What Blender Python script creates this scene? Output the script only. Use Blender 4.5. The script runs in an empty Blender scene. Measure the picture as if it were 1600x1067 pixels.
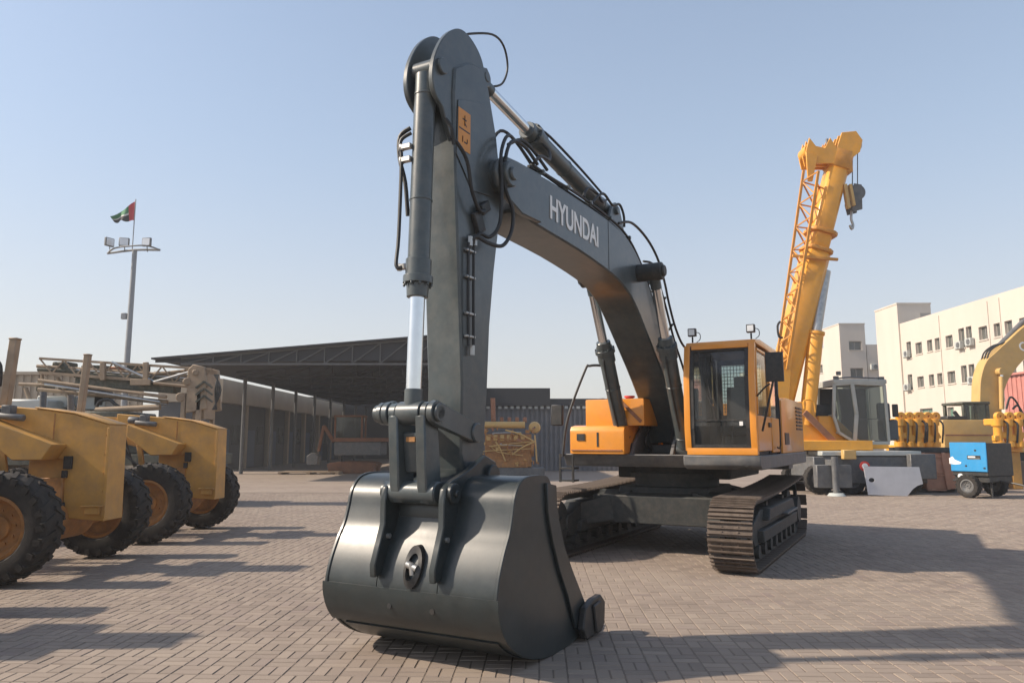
import bpy, bmesh, math, random
from math import radians, sin, cos, pi, sqrt, atan2
from mathutils import Vector, Matrix
random.seed(7)
scene = bpy.context.scene
col = scene.collection

# ------------------------------------------------------------------ camera, sky, sun, exposure
F, HZ, CAMH = 1155.0, 690.0, 1.8            # focal length in photo pixels, horizon row, eye height
TH = math.atan((HZ - 533.5) / F)
cam = bpy.data.cameras.new('camera'); cam_ob = bpy.data.objects.new('camera', cam); col.objects.link(cam_ob)
cam.sensor_width = 36; cam.lens = F / 1600 * 36; cam.clip_end = 6000; cam.clip_start = 0.05
cam_ob.location = (0, 0, CAMH); cam_ob.rotation_euler = (pi / 2 + TH, 0, 0)
scene.camera = cam_ob

SUN_EL = radians(37); SUN_DIR = Vector((-1, -0.05, 0)).normalized()
world = bpy.data.worlds.new('World'); scene.world = world; world.use_nodes = True
wn = world.node_tree.nodes; wl = world.node_tree.links
bg = wn['Background']; sky = wn.new('ShaderNodeTexSky'); sky.sky_type = 'NISHITA'; sky.sun_disc = False
sky.sun_elevation = SUN_EL; sky.sun_rotation = atan2(SUN_DIR.x, SUN_DIR.y)
sky.air_density = 1.0; sky.dust_density = 1.4; sky.ozone_density = 1.2; sky.altitude = 0
veil = wn.new('ShaderNodeMix'); veil.data_type = 'RGBA'                    # dust veil, thickest at the horizon all the way round
tcw = wn.new('ShaderNodeTexCoord'); sxyz = wn.new('ShaderNodeSeparateXYZ'); wl.new(tcw.outputs['Generated'], sxyz.inputs[0])
vr = wn.new('ShaderNodeMapRange'); vr.interpolation_type = 'SMOOTHSTEP'; vr.inputs[1].default_value = -.02; vr.inputs[2].default_value = .70; vr.inputs[3].default_value = .78; vr.inputs[4].default_value = .30
wl.new(sxyz.outputs[2], vr.inputs[0]); wl.new(vr.outputs[0], veil.inputs[0])
vc = wn.new('ShaderNodeMix'); vc.data_type = 'RGBA'; vc.inputs[6].default_value = (3.75, 3.58, 3.42, 1); vc.inputs[7].default_value = (2.85, 3.28, 3.80, 1)
vh = wn.new('ShaderNodeMapRange'); vh.interpolation_type = 'SMOOTHSTEP'; vh.inputs[1].default_value = 0; vh.inputs[2].default_value = .40; wl.new(sxyz.outputs[2], vh.inputs[0]); wl.new(vh.outputs[0], vc.inputs[0]); wl.new(vc.outputs[2], veil.inputs[7])
wl.new(sky.outputs[0], veil.inputs[6]); wl.new(veil.outputs[2], bg.inputs[0])
bg.inputs[1].default_value = 0.12
sun = bpy.data.lights.new('sun', 'SUN'); sun.energy = 3.7; sun.angle = radians(1.2); sun.color = (1.0, 0.86, 0.70)
sun_ob = bpy.data.objects.new('sun', sun); col.objects.link(sun_ob); sun_ob.location = (-20, -5, 30)
sv = Vector((SUN_DIR.x * cos(SUN_EL), SUN_DIR.y * cos(SUN_EL), sin(SUN_EL)))
sun_ob.rotation_euler = sv.to_track_quat('Z', 'Y').to_euler()
vs = scene.view_settings; vs.view_transform = 'Standard'; vs.look = 'None'; vs.gamma = 1; vs.use_curve_mapping = False
vs.exposure = 0.74

# ------------------------------------------------------------------ pixel helpers (photo pixel -> ray)
CO = Vector((0, 0, CAMH)); FW = Vector((0, cos(TH), sin(TH))); UP = Vector((0, -sin(TH), cos(TH)))
def ray(px, py): return Vector((1, 0, 0)) * ((px - 800) / F) + FW + UP * ((533.5 - py) / F)
def at_y(px, py, Y): d = ray(px, py); return CO + d * (Y / d.y)
def at_x(px, py, X): d = ray(px, py); return CO + d * (X / d.x)
def at_z(px, py, z=0.0): d = ray(px, py); return CO + d * ((z - CAMH) / d.z)

# ------------------------------------------------------------------ materials
def new_mat(name):
    m = bpy.data.materials.new(name); m.use_nodes = True
    return m, m.node_tree.nodes, m.node_tree.links, m.node_tree.nodes['Principled BSDF']
MATS = {}
def mat(name, c, rough=.5, metal=0., var=.12, scale=2.5, bump=0., bscale=40, dust=0., dustc=(.36, .29, .22), coat=0., rvar=.12, streak=False):
    if name in MATS: return MATS[name]
    m, n, l, b = new_mat(name)
    tc = n.new('ShaderNodeTexCoord')
    co = tc.outputs['Object']
    nz = n.new('ShaderNodeTexNoise'); nz.inputs['Scale'].default_value = scale; nz.inputs['Detail'].default_value = 8; nz.inputs['Roughness'].default_value = .65
    if streak:
        mp = n.new('ShaderNodeMapping'); mp.inputs['Scale'].default_value = (1, 1, .18); l.new(co, mp.inputs[0]); l.new(mp.outputs[0], nz.inputs['Vector'])
    else: l.new(co, nz.inputs['Vector'])
    rmp = n.new('ShaderNodeMapRange'); rmp.inputs[1].default_value = .3; rmp.inputs[2].default_value = .7
    l.new(nz.outputs[0], rmp.inputs[0])
    mx = n.new('ShaderNodeMix'); mx.data_type = 'RGBA'
    mx.inputs[6].default_value = (*[x * (1 - var) for x in c], 1); mx.inputs[7].default_value = (*[min(1, x * (1 + var)) for x in c], 1)
    l.new(rmp.outputs[0], mx.inputs[0]); out = mx.outputs[2]
    if dust:
        n2 = n.new('ShaderNodeTexNoise'); n2.inputs['Scale'].default_value = scale * 2.3; n2.inputs['Detail'].default_value = 10; n2.inputs['Roughness'].default_value = .7
        l.new(co, n2.inputs['Vector'])
        r2 = n.new('ShaderNodeMapRange'); r2.inputs[1].default_value = .42; r2.inputs[2].default_value = .75; r2.inputs[4].default_value = dust
        l.new(n2.outputs[0], r2.inputs[0])
        m2 = n.new('ShaderNodeMix'); m2.data_type = 'RGBA'; m2.inputs[7].default_value = (*dustc, 1)
        l.new(r2.outputs[0], m2.inputs[0]); l.new(out, m2.inputs[6]); out = m2.outputs[2]
    l.new(out, b.inputs['Base Color'])
    rr = n.new('ShaderNodeMapRange'); rr.inputs[3].default_value = max(.03, rough - rvar); rr.inputs[4].default_value = min(1, rough + rvar)
    l.new(nz.outputs[0], rr.inputs[0]); l.new(rr.outputs[0], b.inputs['Roughness'])
    b.inputs['Metallic'].default_value = metal
    if coat: b.inputs['Coat Weight'].default_value = coat; b.inputs['Coat Roughness'].default_value = .12
    if bump:
        n3 = n.new('ShaderNodeTexNoise'); n3.inputs['Scale'].default_value = bscale; n3.inputs['Detail'].default_value = 6
        l.new(co, n3.inputs['Vector'])
        bp = n.new('ShaderNodeBump'); bp.inputs['Strength'].default_value = bump; bp.inputs['Distance'].default_value = .01
        l.new(n3.outputs[0], bp.inputs['Height']); l.new(bp.outputs[0], b.inputs['Normal'])
    MATS[name] = m; return m
def glass(name, tint, gloss=.06):
    m, n, l, b = new_mat(name); n.remove(b); o = n['Material Output']
    tr = n.new('ShaderNodeBsdfTransparent'); tr.inputs[0].default_value = (*tint, 1)
    gl = n.new('ShaderNodeBsdfGlossy'); gl.inputs['Roughness'].default_value = gloss; gl.inputs[0].default_value = (.9, .92, .95, 1)
    fr = n.new('ShaderNodeFresnel'); fr.inputs[0].default_value = 1.5
    df = n.new('ShaderNodeBsdfDiffuse'); df.inputs[0].default_value = (.45, .43, .40, 1)
    nf = n.new('ShaderNodeTexNoise'); nf.inputs['Scale'].default_value = 3; nf.inputs['Detail'].default_value = 6
    rf_ = n.new('ShaderNodeMapRange'); rf_.inputs[3].default_value = .02; rf_.inputs[4].default_value = .16; l.new(nf.outputs[0], rf_.inputs[0])
    m0 = n.new('ShaderNodeMixShader'); l.new(rf_.outputs[0], m0.inputs[0]); l.new(tr.outputs[0], m0.inputs[1]); l.new(df.outputs[0], m0.inputs[2])
    mx = n.new('ShaderNodeMixShader'); l.new(fr.outputs[0], mx.inputs[0]); l.new(m0.outputs[0], mx.inputs[1]); l.new(gl.outputs[0], mx.inputs[2])
    l.new(mx.outputs[0], o.inputs[0]); return m

GREY = mat('gunmetal_paint', (.054, .070, .076), .36, 0, .25, 3, .04, 60, .12, coat=.25)
GREYD = mat('bucket_paint', (.021, .029, .031), .38, .0, .25, 4, .015, 30, .04, coat=.12)
BLACK = mat('black_paint', (.018, .019, .02), .5, 0, .3, 4, dust=.12)
RUBBER = mat('rubber', (.020, .018, .016), .85, 0, .3, 6, .3, 50, .22, (.13, .095, .07))
HOSE = mat('hose_rubber', (.020, .021, .022), .55, 0, .2, 8)
CHROME = mat('chrome_rod', (.78, .79, .80), .16, 1., .04, 10, rvar=.04)
STEEL = mat('bare_steel', (.42, .42, .41), .4, .8, .2, 8)
ORANGE = mat('orange_paint', (.74, .285, .032), .34, 0, .08, 2.5, .04, 60, .12, coat=.35)
TRACK = mat('track_steel', (.105, .080, .064), .62, .25, .35, 9, .35, 60, .35, (.18, .135, .10))
UNDER = mat('undercarriage_paint', (.030, .034, .034), .6, 0, .25, 4, .15, 40, .3, (.16, .13, .105))
CYEL = mat('crane_yellow', (.78, .36, .035), .42, 0, .12, 1.5, .03, 40, .18, coat=.15)
CYELD = mat('crane_orange_yellow', (.58, .25, .03), .5, 0, .2, 3, .05, 40, .2)
GYEL = mat('grader_yellow', (.54, .285, .065), .52, 0, .22, 1.6, .08, 40, .55, (.27, .18, .105))
CATY = mat('excavator_tan_yellow', (.54, .345, .115), .5, 0, .12, 2, .05, 40, .25)
RIM = mat('rim_rust_yellow', (.36, .16, .04), .65, 0, .35, 6, .2, 40, .5, (.2, .13, .08))
TANP = mat('sand_paint', (.30, .22, .145), .65, 0, .25, 3, .1, 40, .3)
OLIVE = mat('olive_paint', (.055, .062, .045), .6, 0, .25, 3, .1, 40, .3)
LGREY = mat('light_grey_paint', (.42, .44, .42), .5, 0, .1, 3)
DGREY = mat('dark_grey_steel', (.11, .115, .12), .55, .1, .25, 3, .1, 40, .25)
PLATE = mat('grey_primer_plate', (.52, .52, .54), .55, .1, .10, 2, .05, 30)
WALL = mat('cream_render', (.55, .495, .43), .85, 0, .07, .35, .12, 6, .12, (.55, .44, .33), streak=True)
WALLB = mat('beige_render', (.35, .29, .215), .85, 0, .12, .5, .1, 6, .2)
FRAME = mat('window_frame', (.30, .28, .25), .5, 0, .1)
PANE = mat('window_pane', (.10, .105, .095), .12, 0, .35, 1.2, rvar=.06)
PGREEN = mat('green_pane', (.12, .22, .17), .25, 0, .2, 1)
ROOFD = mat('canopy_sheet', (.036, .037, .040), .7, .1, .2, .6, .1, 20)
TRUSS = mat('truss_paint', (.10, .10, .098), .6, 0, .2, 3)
BLUEG = mat('blue_grey_sheet', (.13, .135, .15), .6, .1, .15, 1, .05, 20, .2)
DARKW = mat('dark_shopfront', (.045, .048, .055), .6, 0, .3, .8)
BLUED = mat('blue_door', (.05, .075, .12), .5, 0, .25, 1.2)
BLUEP = mat('welder_blue', (.02, .26, .55), .4, 0, .08, 2, dust=.08, coat=.2)
RUST = mat('rust_brown', (.30, .135, .075), .8, .1, .25, 5, .3, 40, .25)
REDC = mat('red_container', (.46, .18, .15), .6, 0, .12, 1.5, .05, 30, .2)
WHITE = mat('white_paint', (.80, .80, .78), .45, 0, .05, 3)
DECALO = mat('decal_orange', (.62, .26, .05), .5, 0, .08, 6)
INTER = mat('cab_interior', (.05, .05, .055), .7, 0, .2, 6)
SEAT = mat('seat_fabric', (.11, .115, .12), .85, 0, .15, 12, .2, 80)
POLE = mat('galvanised', (.26, .27, .28), .5, .5, .12, 3)
REDP = mat('red_plastic', (.55, .04, .03), .4, 0, .1)
GLASSC = glass('cab_glass', (.62, .70, .68))
GLASSK = glass('crane_cab_glass', (.40, .48, .44), .05)
CABG = mat('crane_cab_grey', (.40, .40, .36), .5, 0, .1, 3)
LAMPG = mat('lamp_lens', (.72, .74, .76), .1, .2, .05)

# ------------------------------------------------------------------ mesh builder
class MB:
    def __init__(s): s.v = []; s.f = []
    def add(s, v, f, M=None):
        o = len(s.v)
        s.v += [tuple(M @ Vector(p)) for p in v] if M is not None else [tuple(p) for p in v]
        s.f += [tuple(i + o for i in q) for q in f]; return s
    def box(s, c, d, M=None, rot=None):
        x, y, z = d[0] / 2, d[1] / 2, d[2] / 2
        v = [Vector((i * x, j * y, k * z)) for k in (-1, 1) for j in (-1, 1) for i in (-1, 1)]
        if rot is not None: v = [rot @ p for p in v]
        v = [p + Vector(c) for p in v]
        return s.add(v, [(0, 2, 3, 1), (4, 5, 7, 6), (0, 1, 5, 4), (2, 6, 7, 3), (0, 4, 6, 2), (1, 3, 7, 5)], M)
    def bx(s, x0, x1, y0, y1, z0, z1, M=None): return s.box(((x0 + x1) / 2, (y0 + y1) / 2, (z0 + z1) / 2), (x1 - x0, y1 - y0, z1 - z0), M)
    def prism(s, poly, y0, y1, M=None):        # polygon in (x, z), extruded along y
        n = len(poly)
        a = sum(poly[i][0] * poly[(i + 1) % n][1] - poly[(i + 1) % n][0] * poly[i][1] for i in range(n))
        if a < 0: poly = poly[::-1]
        v = [(p[0], y0, p[1]) for p in poly] + [(p[0], y1, p[1]) for p in poly]
        f = [tuple(range(n)), tuple(range(2 * n - 1, n - 1, -1))]
        f += [(i, i + n, (i + 1) % n + n, (i + 1) % n) for i in range(n)]
        return s.add(v, f, M)
    def cyl(s, p0, p1, r0, r1=None, n=16, cap=True, M=None):
        r1 = r0 if r1 is None else r1
        p0, p1 = Vector(p0), Vector(p1); d = (p1 - p0).normalized()
        a = d.orthogonal().normalized(); b = d.cross(a)
        v = [p0 + (a * cos(2 * pi * i / n) + b * sin(2 * pi * i / n)) * r0 for i in range(n)] + [p1 + (a * cos(2 * pi * i / n) + b * sin(2 * pi * i / n)) * r1 for i in range(n)]
        f = [(i, (i + 1) % n, (i + 1) % n + n, i + n) for i in range(n)]
        if cap: f += [tuple(range(n - 1, -1, -1)), tuple(range(n, 2 * n))]
        return s.add(v, f, M)
    def bar(s, p0, p1, w, h=None, M=None):      # rectangular bar
        h = w if h is None else h
        p0, p1 = Vector(p0), Vector(p1); d = (p1 - p0).normalized()
        ref = Vector((0, 0, 1)) if abs(d.z) < .95 else Vector((0, 1, 0))
        a = d.cross(ref).normalized(); b = a.cross(d)
        v = [p + a * i * w / 2 + b * j * h / 2 for p in (p0, p1) for i, j in ((-1, -1), (1, -1), (1, 1), (-1, 1))]
        return s.add(v, [(0, 1, 5, 4), (1, 2, 6, 5), (2, 3, 7, 6), (3, 0, 4, 7), (3, 2, 1, 0), (4, 5, 6, 7)], M)
    def tube(s, pts, r, n=8, sm=4, M=None):
        pts = [Vector(p) for p in pts]
        if sm and len(pts) > 2:                 # Catmull-Rom smoothing
            q = []
            for i in range(len(pts) - 1):
                p0 = pts[max(i - 1, 0)]; p1 = pts[i]; p2 = pts[i + 1]; p3 = pts[min(i + 2, len(pts) - 1)]
                for k in range(sm):
                    t = k / sm
                    q.append(.5 * ((2 * p1) + (p2 - p0) * t + (2 * p0 - 5 * p1 + 4 * p2 - p3) * t * t + (3 * p1 - p0 - 3 * p2 + p3) * t ** 3))
            pts = q + [pts[-1]]
        v = []; f = []; up = None
        for i, p in enumerate(pts):
            d = (pts[min(i + 1, len(pts) - 1)] - pts[max(i - 1, 0)]).normalized()
            if up is None: up = d.orthogonal().normalized()
            a = (up - d * up.dot(d)).normalized(); up = a; b = d.cross(a)
            v += [p + (a * cos(2 * pi * k / n) + b * sin(2 * pi * k / n)) * r for k in range(n)]
        m = len(pts)
        for i in range(m - 1):
            f += [(i * n + k, i * n + (k + 1) % n, (i + 1) * n + (k + 1) % n, (i + 1) * n + k) for k in range(n)]
        f += [tuple(range(n - 1, -1, -1)), tuple(range((m - 1) * n, m * n))]
        return s.add(v, f, M)
    def lathe(s, prof, c, axis, n=40, M=None):  # closed profile of (radius, along axis)
        c = Vector(c); d = Vector(axis).normalized(); a = d.orthogonal().normalized(); b = d.cross(a); k = len(prof); v = []; f = []
        for i in range(n):
            t = 2 * pi * i / n; e = a * cos(t) + b * sin(t)
            v += [c + e * r + d * h for r, h in prof]
        for i in range(n):
            j = (i + 1) % n
            f += [(i * k + q, i * k + (q + 1) % k, j * k + (q + 1) % k, j * k + q) for q in range(k)]
        return s.add(v, f, M)
    def build(s, name, m, parent=None, bevel=0., smooth=38, seg=1):
        me = bpy.data.meshes.new(name); me.from_pydata(s.v, [], s.f); me.update()
        bm = bmesh.new(); bm.from_mesh(me)
        bmesh.ops.recalc_face_normals(bm, faces=bm.faces)
        if bevel:
            ed = [e for e in bm.edges if len(e.link_faces) == 2 and e.calc_face_angle(0) > radians(28)]
            bmesh.ops.bevel(bm, geom=ed, offset=bevel, segments=seg, affect='EDGES', profile=.7, clamp_overlap=True)
        bm.to_mesh(me); bm.free()
        if smooth:
            me.polygons.foreach_set('use_smooth', [True] * len(me.polygons)); me.set_sharp_from_angle(angle=radians(smooth))
        me.materials.append(m)
        o = bpy.data.objects.new(name, me); col.objects.link(o)
        if parent: o.parent = parent
        return o
def tag(o, label, cat, group=None):
    o['label'] = label; o['category'] = cat
    if group: o['group'] = group
    return o
def thing(name, label, cat, loc=(0, 0, 0), rz=0., group=None):
    o = bpy.data.objects.new(name, None); col.objects.link(o); o.location = loc; o.rotation_euler = (0, 0, rz)
    return tag(o, label, cat, group)
def struct(o): o['kind'] = 'structure'; return o
def copy_tree(o, parent=None):
    c = o.copy(); col.objects.link(c); c.parent = parent
    for ch in list(o.children): copy_tree(ch, c)
    return c
def text_mesh(name, body, size, M, m, parent, depth=.004, bold=.0, squeeze=1.0):
    cu = bpy.data.curves.new(name, 'FONT'); cu.body = body; cu.size = size; cu.extrude = depth; cu.offset = bold; cu.align_x = 'CENTER'; cu.align_y = 'CENTER'; cu.resolution_u = 4
    t = bpy.data.objects.new(name, cu); col.objects.link(t)
    me = bpy.data.meshes.new_from_object(t.evaluated_get(bpy.context.evaluated_depsgraph_get()))
    bpy.data.objects.remove(t)
    me.transform(M @ Matrix.Diagonal((squeeze, 1, 1, 1))); me.materials.clear(); me.materials.append(m)
    o = bpy.data.objects.new(name, me); col.objects.link(o); o.parent = parent; return o
def basis(X, Y, Z, O):
    return Matrix(((X[0], Y[0], Z[0], O[0]), (X[1], Y[1], Z[1], O[1]), (X[2], Y[2], Z[2], O[2]), (0, 0, 0, 1)))

# ------------------------------------------------------------------ ground and block paving
def paver_mat(name, src):
    m, n, l, b = new_mat(name)
    geo = n.new('ShaderNodeNewGeometry')
    if src == 'attr':
        a = n.new('ShaderNodeAttribute'); a.attribute_name = 'tone'; rnd = a.outputs['Fac']
    elif src == 'object':
        a = n.new('ShaderNodeObjectInfo'); rnd = a.outputs['Random']
    ramp = n.new('ShaderNodeValToRGB')
    stops = [(0, (.206, .166, .138)), (.3, (.260, .210, .172)), (.55, (.238, .191, .159)), (.8, (.295, .239, .194)), (1, (.224, .178, .155))]
    e = ramp.color_ramp.elements
    e[0].position, e[0].color = stops[0][0], (*stops[0][1], 1); e[1].position, e[1].color = 1, (*stops[-1][1], 1)
    for p, c in stops[1:-1]: k = e.new(p); k.color = (*c, 1)
    if src == 'brick':
        mp = n.new('ShaderNodeMapping'); mp.inputs['Rotation'].default_value = (0, 0, radians(2)); l.new(geo.outputs['Position'], mp.inputs[0])
        br = n.new('ShaderNodeTexBrick'); br.inputs['Scale'].default_value = 1; br.inputs['Brick Width'].default_value = .24; br.inputs['Row Height'].default_value = .12
        br.inputs['Mortar Size'].default_value = .006; br.inputs['Color1'].default_value = (0, 0, 0, 1); br.inputs['Color2'].default_value = (1, 1, 1, 1); br.inputs['Mortar'].default_value = (.2, .2, .2, 1)
        l.new(mp.outputs[0], br.inputs['Vector']); l.new(br.outputs['Color'], ramp.inputs[0])
    else: l.new(rnd, ramp.inputs[0])
    out = ramp.outputs[0]
    # dust drifts and stains with shapes of their own
    nz = n.new('ShaderNodeTexNoise'); nz.inputs['Scale'].default_value = .55; nz.inputs['Detail'].default_value = 9; nz.inputs['Roughness'].default_value = .62; l.new(geo.outputs['Position'], nz.inputs['Vector'])
    r1 = n.new('ShaderNodeMapRange'); r1.inputs[1].default_value = .40; r1.inputs[2].default_value = .68; r1.inputs[4].default_value = .62; l.new(nz.outputs[0], r1.inputs[0])
    m1 = n.new('ShaderNodeMix'); m1.data_type = 'RGBA'; m1.inputs[7].default_value = (.315, .262, .212, 1); l.new(r1.outputs[0], m1.inputs[0]); l.new(out, m1.inputs[6])
    n2 = n.new('ShaderNodeTexNoise'); n2.inputs['Scale'].default_value = 1.7; n2.inputs['Detail'].default_value = 10; n2.inputs['Roughness'].default_value = .7; l.new(geo.outputs['Position'], n2.inputs['Vector'])
    r2 = n.new('ShaderNodeMapRange'); r2.inputs[1].default_value = .58; r2.inputs[2].default_value = .78; r2.inputs[4].default_value = .55; l.new(n2.outputs[0], r2.inputs[0])
    m2 = n.new('ShaderNodeMix'); m2.data_type = 'RGBA'; m2.inputs[7].default_value = (.12, .10, .088, 1); l.new(r2.outputs[0], m2.inputs[0]); l.new(m1.outputs[2], m2.inputs[6])
    l.new(m2.outputs[2], b.inputs['Base Color'])
    b.inputs['Roughness'].default_value = .88; b.inputs['Specular IOR Level'].default_value = .25
    n3 = n.new('ShaderNodeTexNoise'); n3.inputs['Scale'].default_value = 70; n3.inputs['Detail'].default_value = 4; l.new(geo.outputs['Position'], n3.inputs['Vector'])
    bp = n.new('ShaderNodeBump'); bp.inputs['Strength'].default_value = .35; bp.inputs['Distance'].default_value = .004; l.new(n3.outputs[0], bp.inputs['Height']); l.new(bp.outputs[0], b.inputs['Normal'])
    return m
PV_OBJ = paver_mat('paver_single', 'object'); PV_FIELD = paver_mat('paver_field', 'attr'); PV_FAR = paver_mat('paved_ground', 'brick')
JOINT = mat('joint_sand', (.180, .142, .112), .95, 0, .25, 4, .3, 60)
g = MB().add([(-450, -150, -.012), (450, -150, -.012), (450, 700, -.012), (-450, 700, -.012)], [(0, 1, 2, 3)]).build('ground', PV_FAR, smooth=0)
struct(g)
bed = MB().add([(-22, 2.6, -.005), (22, 2.6, -.005), (22, 27.2, -.005), (-22, 27.2, -.005)], [(0, 1, 2, 3)]).build('joint_bed', JOINT, g, smooth=0)
MOD = .222; ROT = radians(-2.0); cr, sr = cos(ROT), sin(ROT)
bricks = []                                   # basket weave of pairs
for i in range(-108, 108):
    for j in range(8, 126):
        cx, cy = (i + .5) * MOD, (j + .5) * MOD
        wx, wy = cx * cr - cy * sr, cx * sr + cy * cr
        if wy < 3.1 or wy > 26.5 or abs(wx) > .76 * wy + 1.2: continue
        for k in (-1, 1):
            if (i + j) % 2: bx_, by_, a = cx + k * MOD / 4, cy, 1
            else: bx_, by_, a = cx, cy + k * MOD / 4, 0
            bricks.append((bx_ * cr - by_ * sr, bx_ * sr + by_ * cr, a))
def paver_verts(L, W):
    c = .006; h = .0
    o = [(-L, -W, -.010), (L, -W, -.010), (L, W, -.010), (-L, W, -.010), (-L + c, -W + c, h), (L - c, -W + c, h), (L - c, W - c, h), (-L + c, W - c, h)]
    f = [(4, 5, 6, 7), (0, 1, 5, 4), (1, 2, 6, 5), (2, 3, 7, 6), (3, 0, 4, 7)]
    return o, f
pvv, pvf = paver_verts(.108, .0525)
pm = bpy.data.meshes.new('paver'); pm.from_pydata(pvv, [], pvf); pm.materials.append(PV_OBJ)
def vis(b):                                   # seen inside the frame and not under the bucket
    d = Vector((b[0], b[1], 0)) - CO; z = d.dot(FW); px = 800 + F * d.x / z; py = 533.5 - F * d.dot(UP) / z
    return 10 < px < 1590 and py < 1060 and not (540 < px < 900 and py < 1012)
order = sorted(range(len(bricks)), key=lambda q: bricks[q][0] ** 2 + bricks[q][1] ** 2)
single = set([q for q in order if vis(bricks[q])][:300])
fv = []; ff = []; tone = []
for q, (x, y, a) in enumerate(bricks):
    ang = ROT + (pi / 2 if a else 0) + random.uniform(-.012, .012); dz = random.uniform(-.0022, .0015); tx, ty = random.uniform(-.006, .006), random.uniform(-.006, .006)
    if q in single:
        o = bpy.data.objects.new('paver', pm); col.objects.link(o); o.parent = g
        o.location = (x, y, dz); o.rotation_euler = (tx, ty, ang)
    else:
        M = Matrix.Translation((x, y, dz)) @ Matrix.Rotation(ang, 4, 'Z') @ Matrix.Rotation(tx, 4, 'X')
        o_ = len(fv); fv += [tuple(M @ Vector(p)) for p in pvv]; ff += [tuple(k + o_ for k in p) for p in pvf]
        tone += [random.random()] * len(pvf)
fm = bpy.data.meshes.new('paver_field'); fm.from_pydata(fv, [], ff); fm.materials.append(PV_FIELD)
at = fm.attributes.new('tone', 'FLOAT', 'FACE'); at.data.foreach_set('value', tone)
fo = bpy.data.objects.new('paver_field', fm); col.objects.link(fo); fo.parent = g; fo['kind'] = 'stuff'

# ------------------------------------------------------------------ office buildings
def facade(mb, axis, pos, u0, u1, z0, z1, holes, depth):
    """wall on plane axis=pos with rectangular openings (u0,u1,z0,z1) and reveals going inward by depth"""
    us = sorted({u0, u1, *[h[0] for h in holes], *[h[1] for h in holes]}); zs = sorted({z0, z1, *[h[2] for h in holes], *[h[3] for h in holes]})
    def P(u, z, d=0): return (pos + d, u, z) if axis == 'x' else (u, pos + d, z)
    for i in range(len(us) - 1):
        for j in range(len(zs) - 1):
            cu, cz = (us[i] + us[i + 1]) / 2, (zs[j] + zs[j + 1]) / 2
            if any(h[0] < cu < h[1] and h[2] < cz < h[3] for h in holes): continue
            mb.add([P(us[i], zs[j]), P(us[i + 1], zs[j]), P(us[i + 1], zs[j + 1]), P(us[i], zs[j + 1])], [(0, 1, 2, 3)])
    for a, b_, c, d in holes:
        q = [(a, c), (b_, c), (b_, d), (a, d)]
        for k in range(4):
            p, r = q[k], q[(k + 1) % 4]
            mb.add([P(*p), P(*r), P(*r, depth), P(*p, depth)], [(0, 1, 2, 3)])
def window(parent, axis, pos, h, depth, pane=None, bars=1):
    a, b_, c, d = h; t = .07; f = MB()
    def B(m, u0, u1, z0, z1, d0, d1):
        if axis == 'x': m.bx(pos + d0, pos + d1, u0, u1, z0, z1)
        else: m.bx(u0, u1, pos + d0, pos + d1, z0, z1)
    e = depth - .06
    B(f, a, a + t, c, d, e, depth); B(f, b_ - t, b_, c, d, e, depth); B(f, a + t, b_ - t, c, c + t, e, depth); B(f, a + t, b_ - t, d - t, d, e, depth)
    for k in range(bars): m_ = a + (b_ - a) * (k + 1) / (bars + 1); B(f, m_ - .03, m_ + .03, c + t, d - t, e + .005, depth)
    fr = f.build('window', FRAME, parent, smooth=0)
    p = MB(); B(p, a + .02, b_ - .02, c + .02, d - .02, depth - .02, depth + .03); p.build('pane', pane or PANE, fr, smooth=0)
    s = MB(); B(s, a - .08, b_ + .08, c - .10, c - .003, -.07, depth - .07); s.build('sill', WALL, fr, smooth=0)

WX = 38.6
def rect_x(x0, x1, y0, y1, X=WX):
    pc = at_x((x0 + x1) / 2, y0, X), at_x((x0 + x1) / 2, y1, X)
    ya, yb = at_x(x0, y0, X).y, at_x(x1, y0, X).y
    return (min(ya, yb), max(ya, yb), pc[1].z, pc[0].z)
b1 = thing('office_building', 'cream four storey office building with rows of windows behind the yellow machines', 'building', (WX, 60, 0))
def reloc(o, root):                            # keep children that were built in world coordinates
    for c in root.children: c.matrix_parent_inverse = Matrix.Translation(root.location).inverted()
up = [(1430, 1440, 535, 553), (1448, 1456, 531, 549), (1460, 1469, 528, 547), (1477, 1488, 524, 543), (1497, 1506, 513, 544), (1508.6, 1517.5, 510, 540), (1528.5, 1542, 510, 531), (1552, 1563.6, 505, 526), (1569, 1581, 501, 522), (1592, 1606, 496, 517)]
lo = [(1433, 1443, 588, 605), (1451, 1459, 585, 603), (1464, 1472, 583, 601), (1480, 1492, 580, 599), (1501, 1510, 571, 598), (1513, 1522, 569, 597), (1546, 1558, 571, 590), (1575, 1587, 566, 587), (1598, 1612, 562, 583)]
gr = [(1437, 1457, 638, 653), (1480, 1490, 636, 652)]
slit = [(1416, 1423, 534, 560), (1418, 1425, 585, 610)]
holes = [rect_x(*r) for r in up + lo + slit]; gh = [rect_x(*r) for r in gr]
TOP = 13.3
w1 = MB(); facade(w1, 'x', WX, 38, 72.7, 0, TOP, holes + gh, .28)
w1.bx(WX + .7, WX + 18, 38.02, 76.8, 0, TOP - .9)          # body behind the facade, roof slab below the parapet
w1.bx(WX + .001, WX + .25, 38, 72.7, TOP - .001, TOP + .12)
w1.bx(WX + .26, WX + .7, 38, 38.3, 0, TOP)
wo = w1.build('wall', WALL, b1, smooth=0)
for h in holes: window(b1, 'x', WX, h, .28, bars=1 if h[1] - h[0] > .9 else 0)
for h in gh: window(b1, 'x', WX, h, .28, PGREEN)
t1 = MB(); t1.bx(WX - .15, WX + 3.2, 72.7, 77.2, 0, 15.4); t1.bx(WX - .2, WX + 3.25, 72.65, 77.25, 15.401, 15.55); t1.build('stair_tower', WALL, b1, smooth=0)
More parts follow.
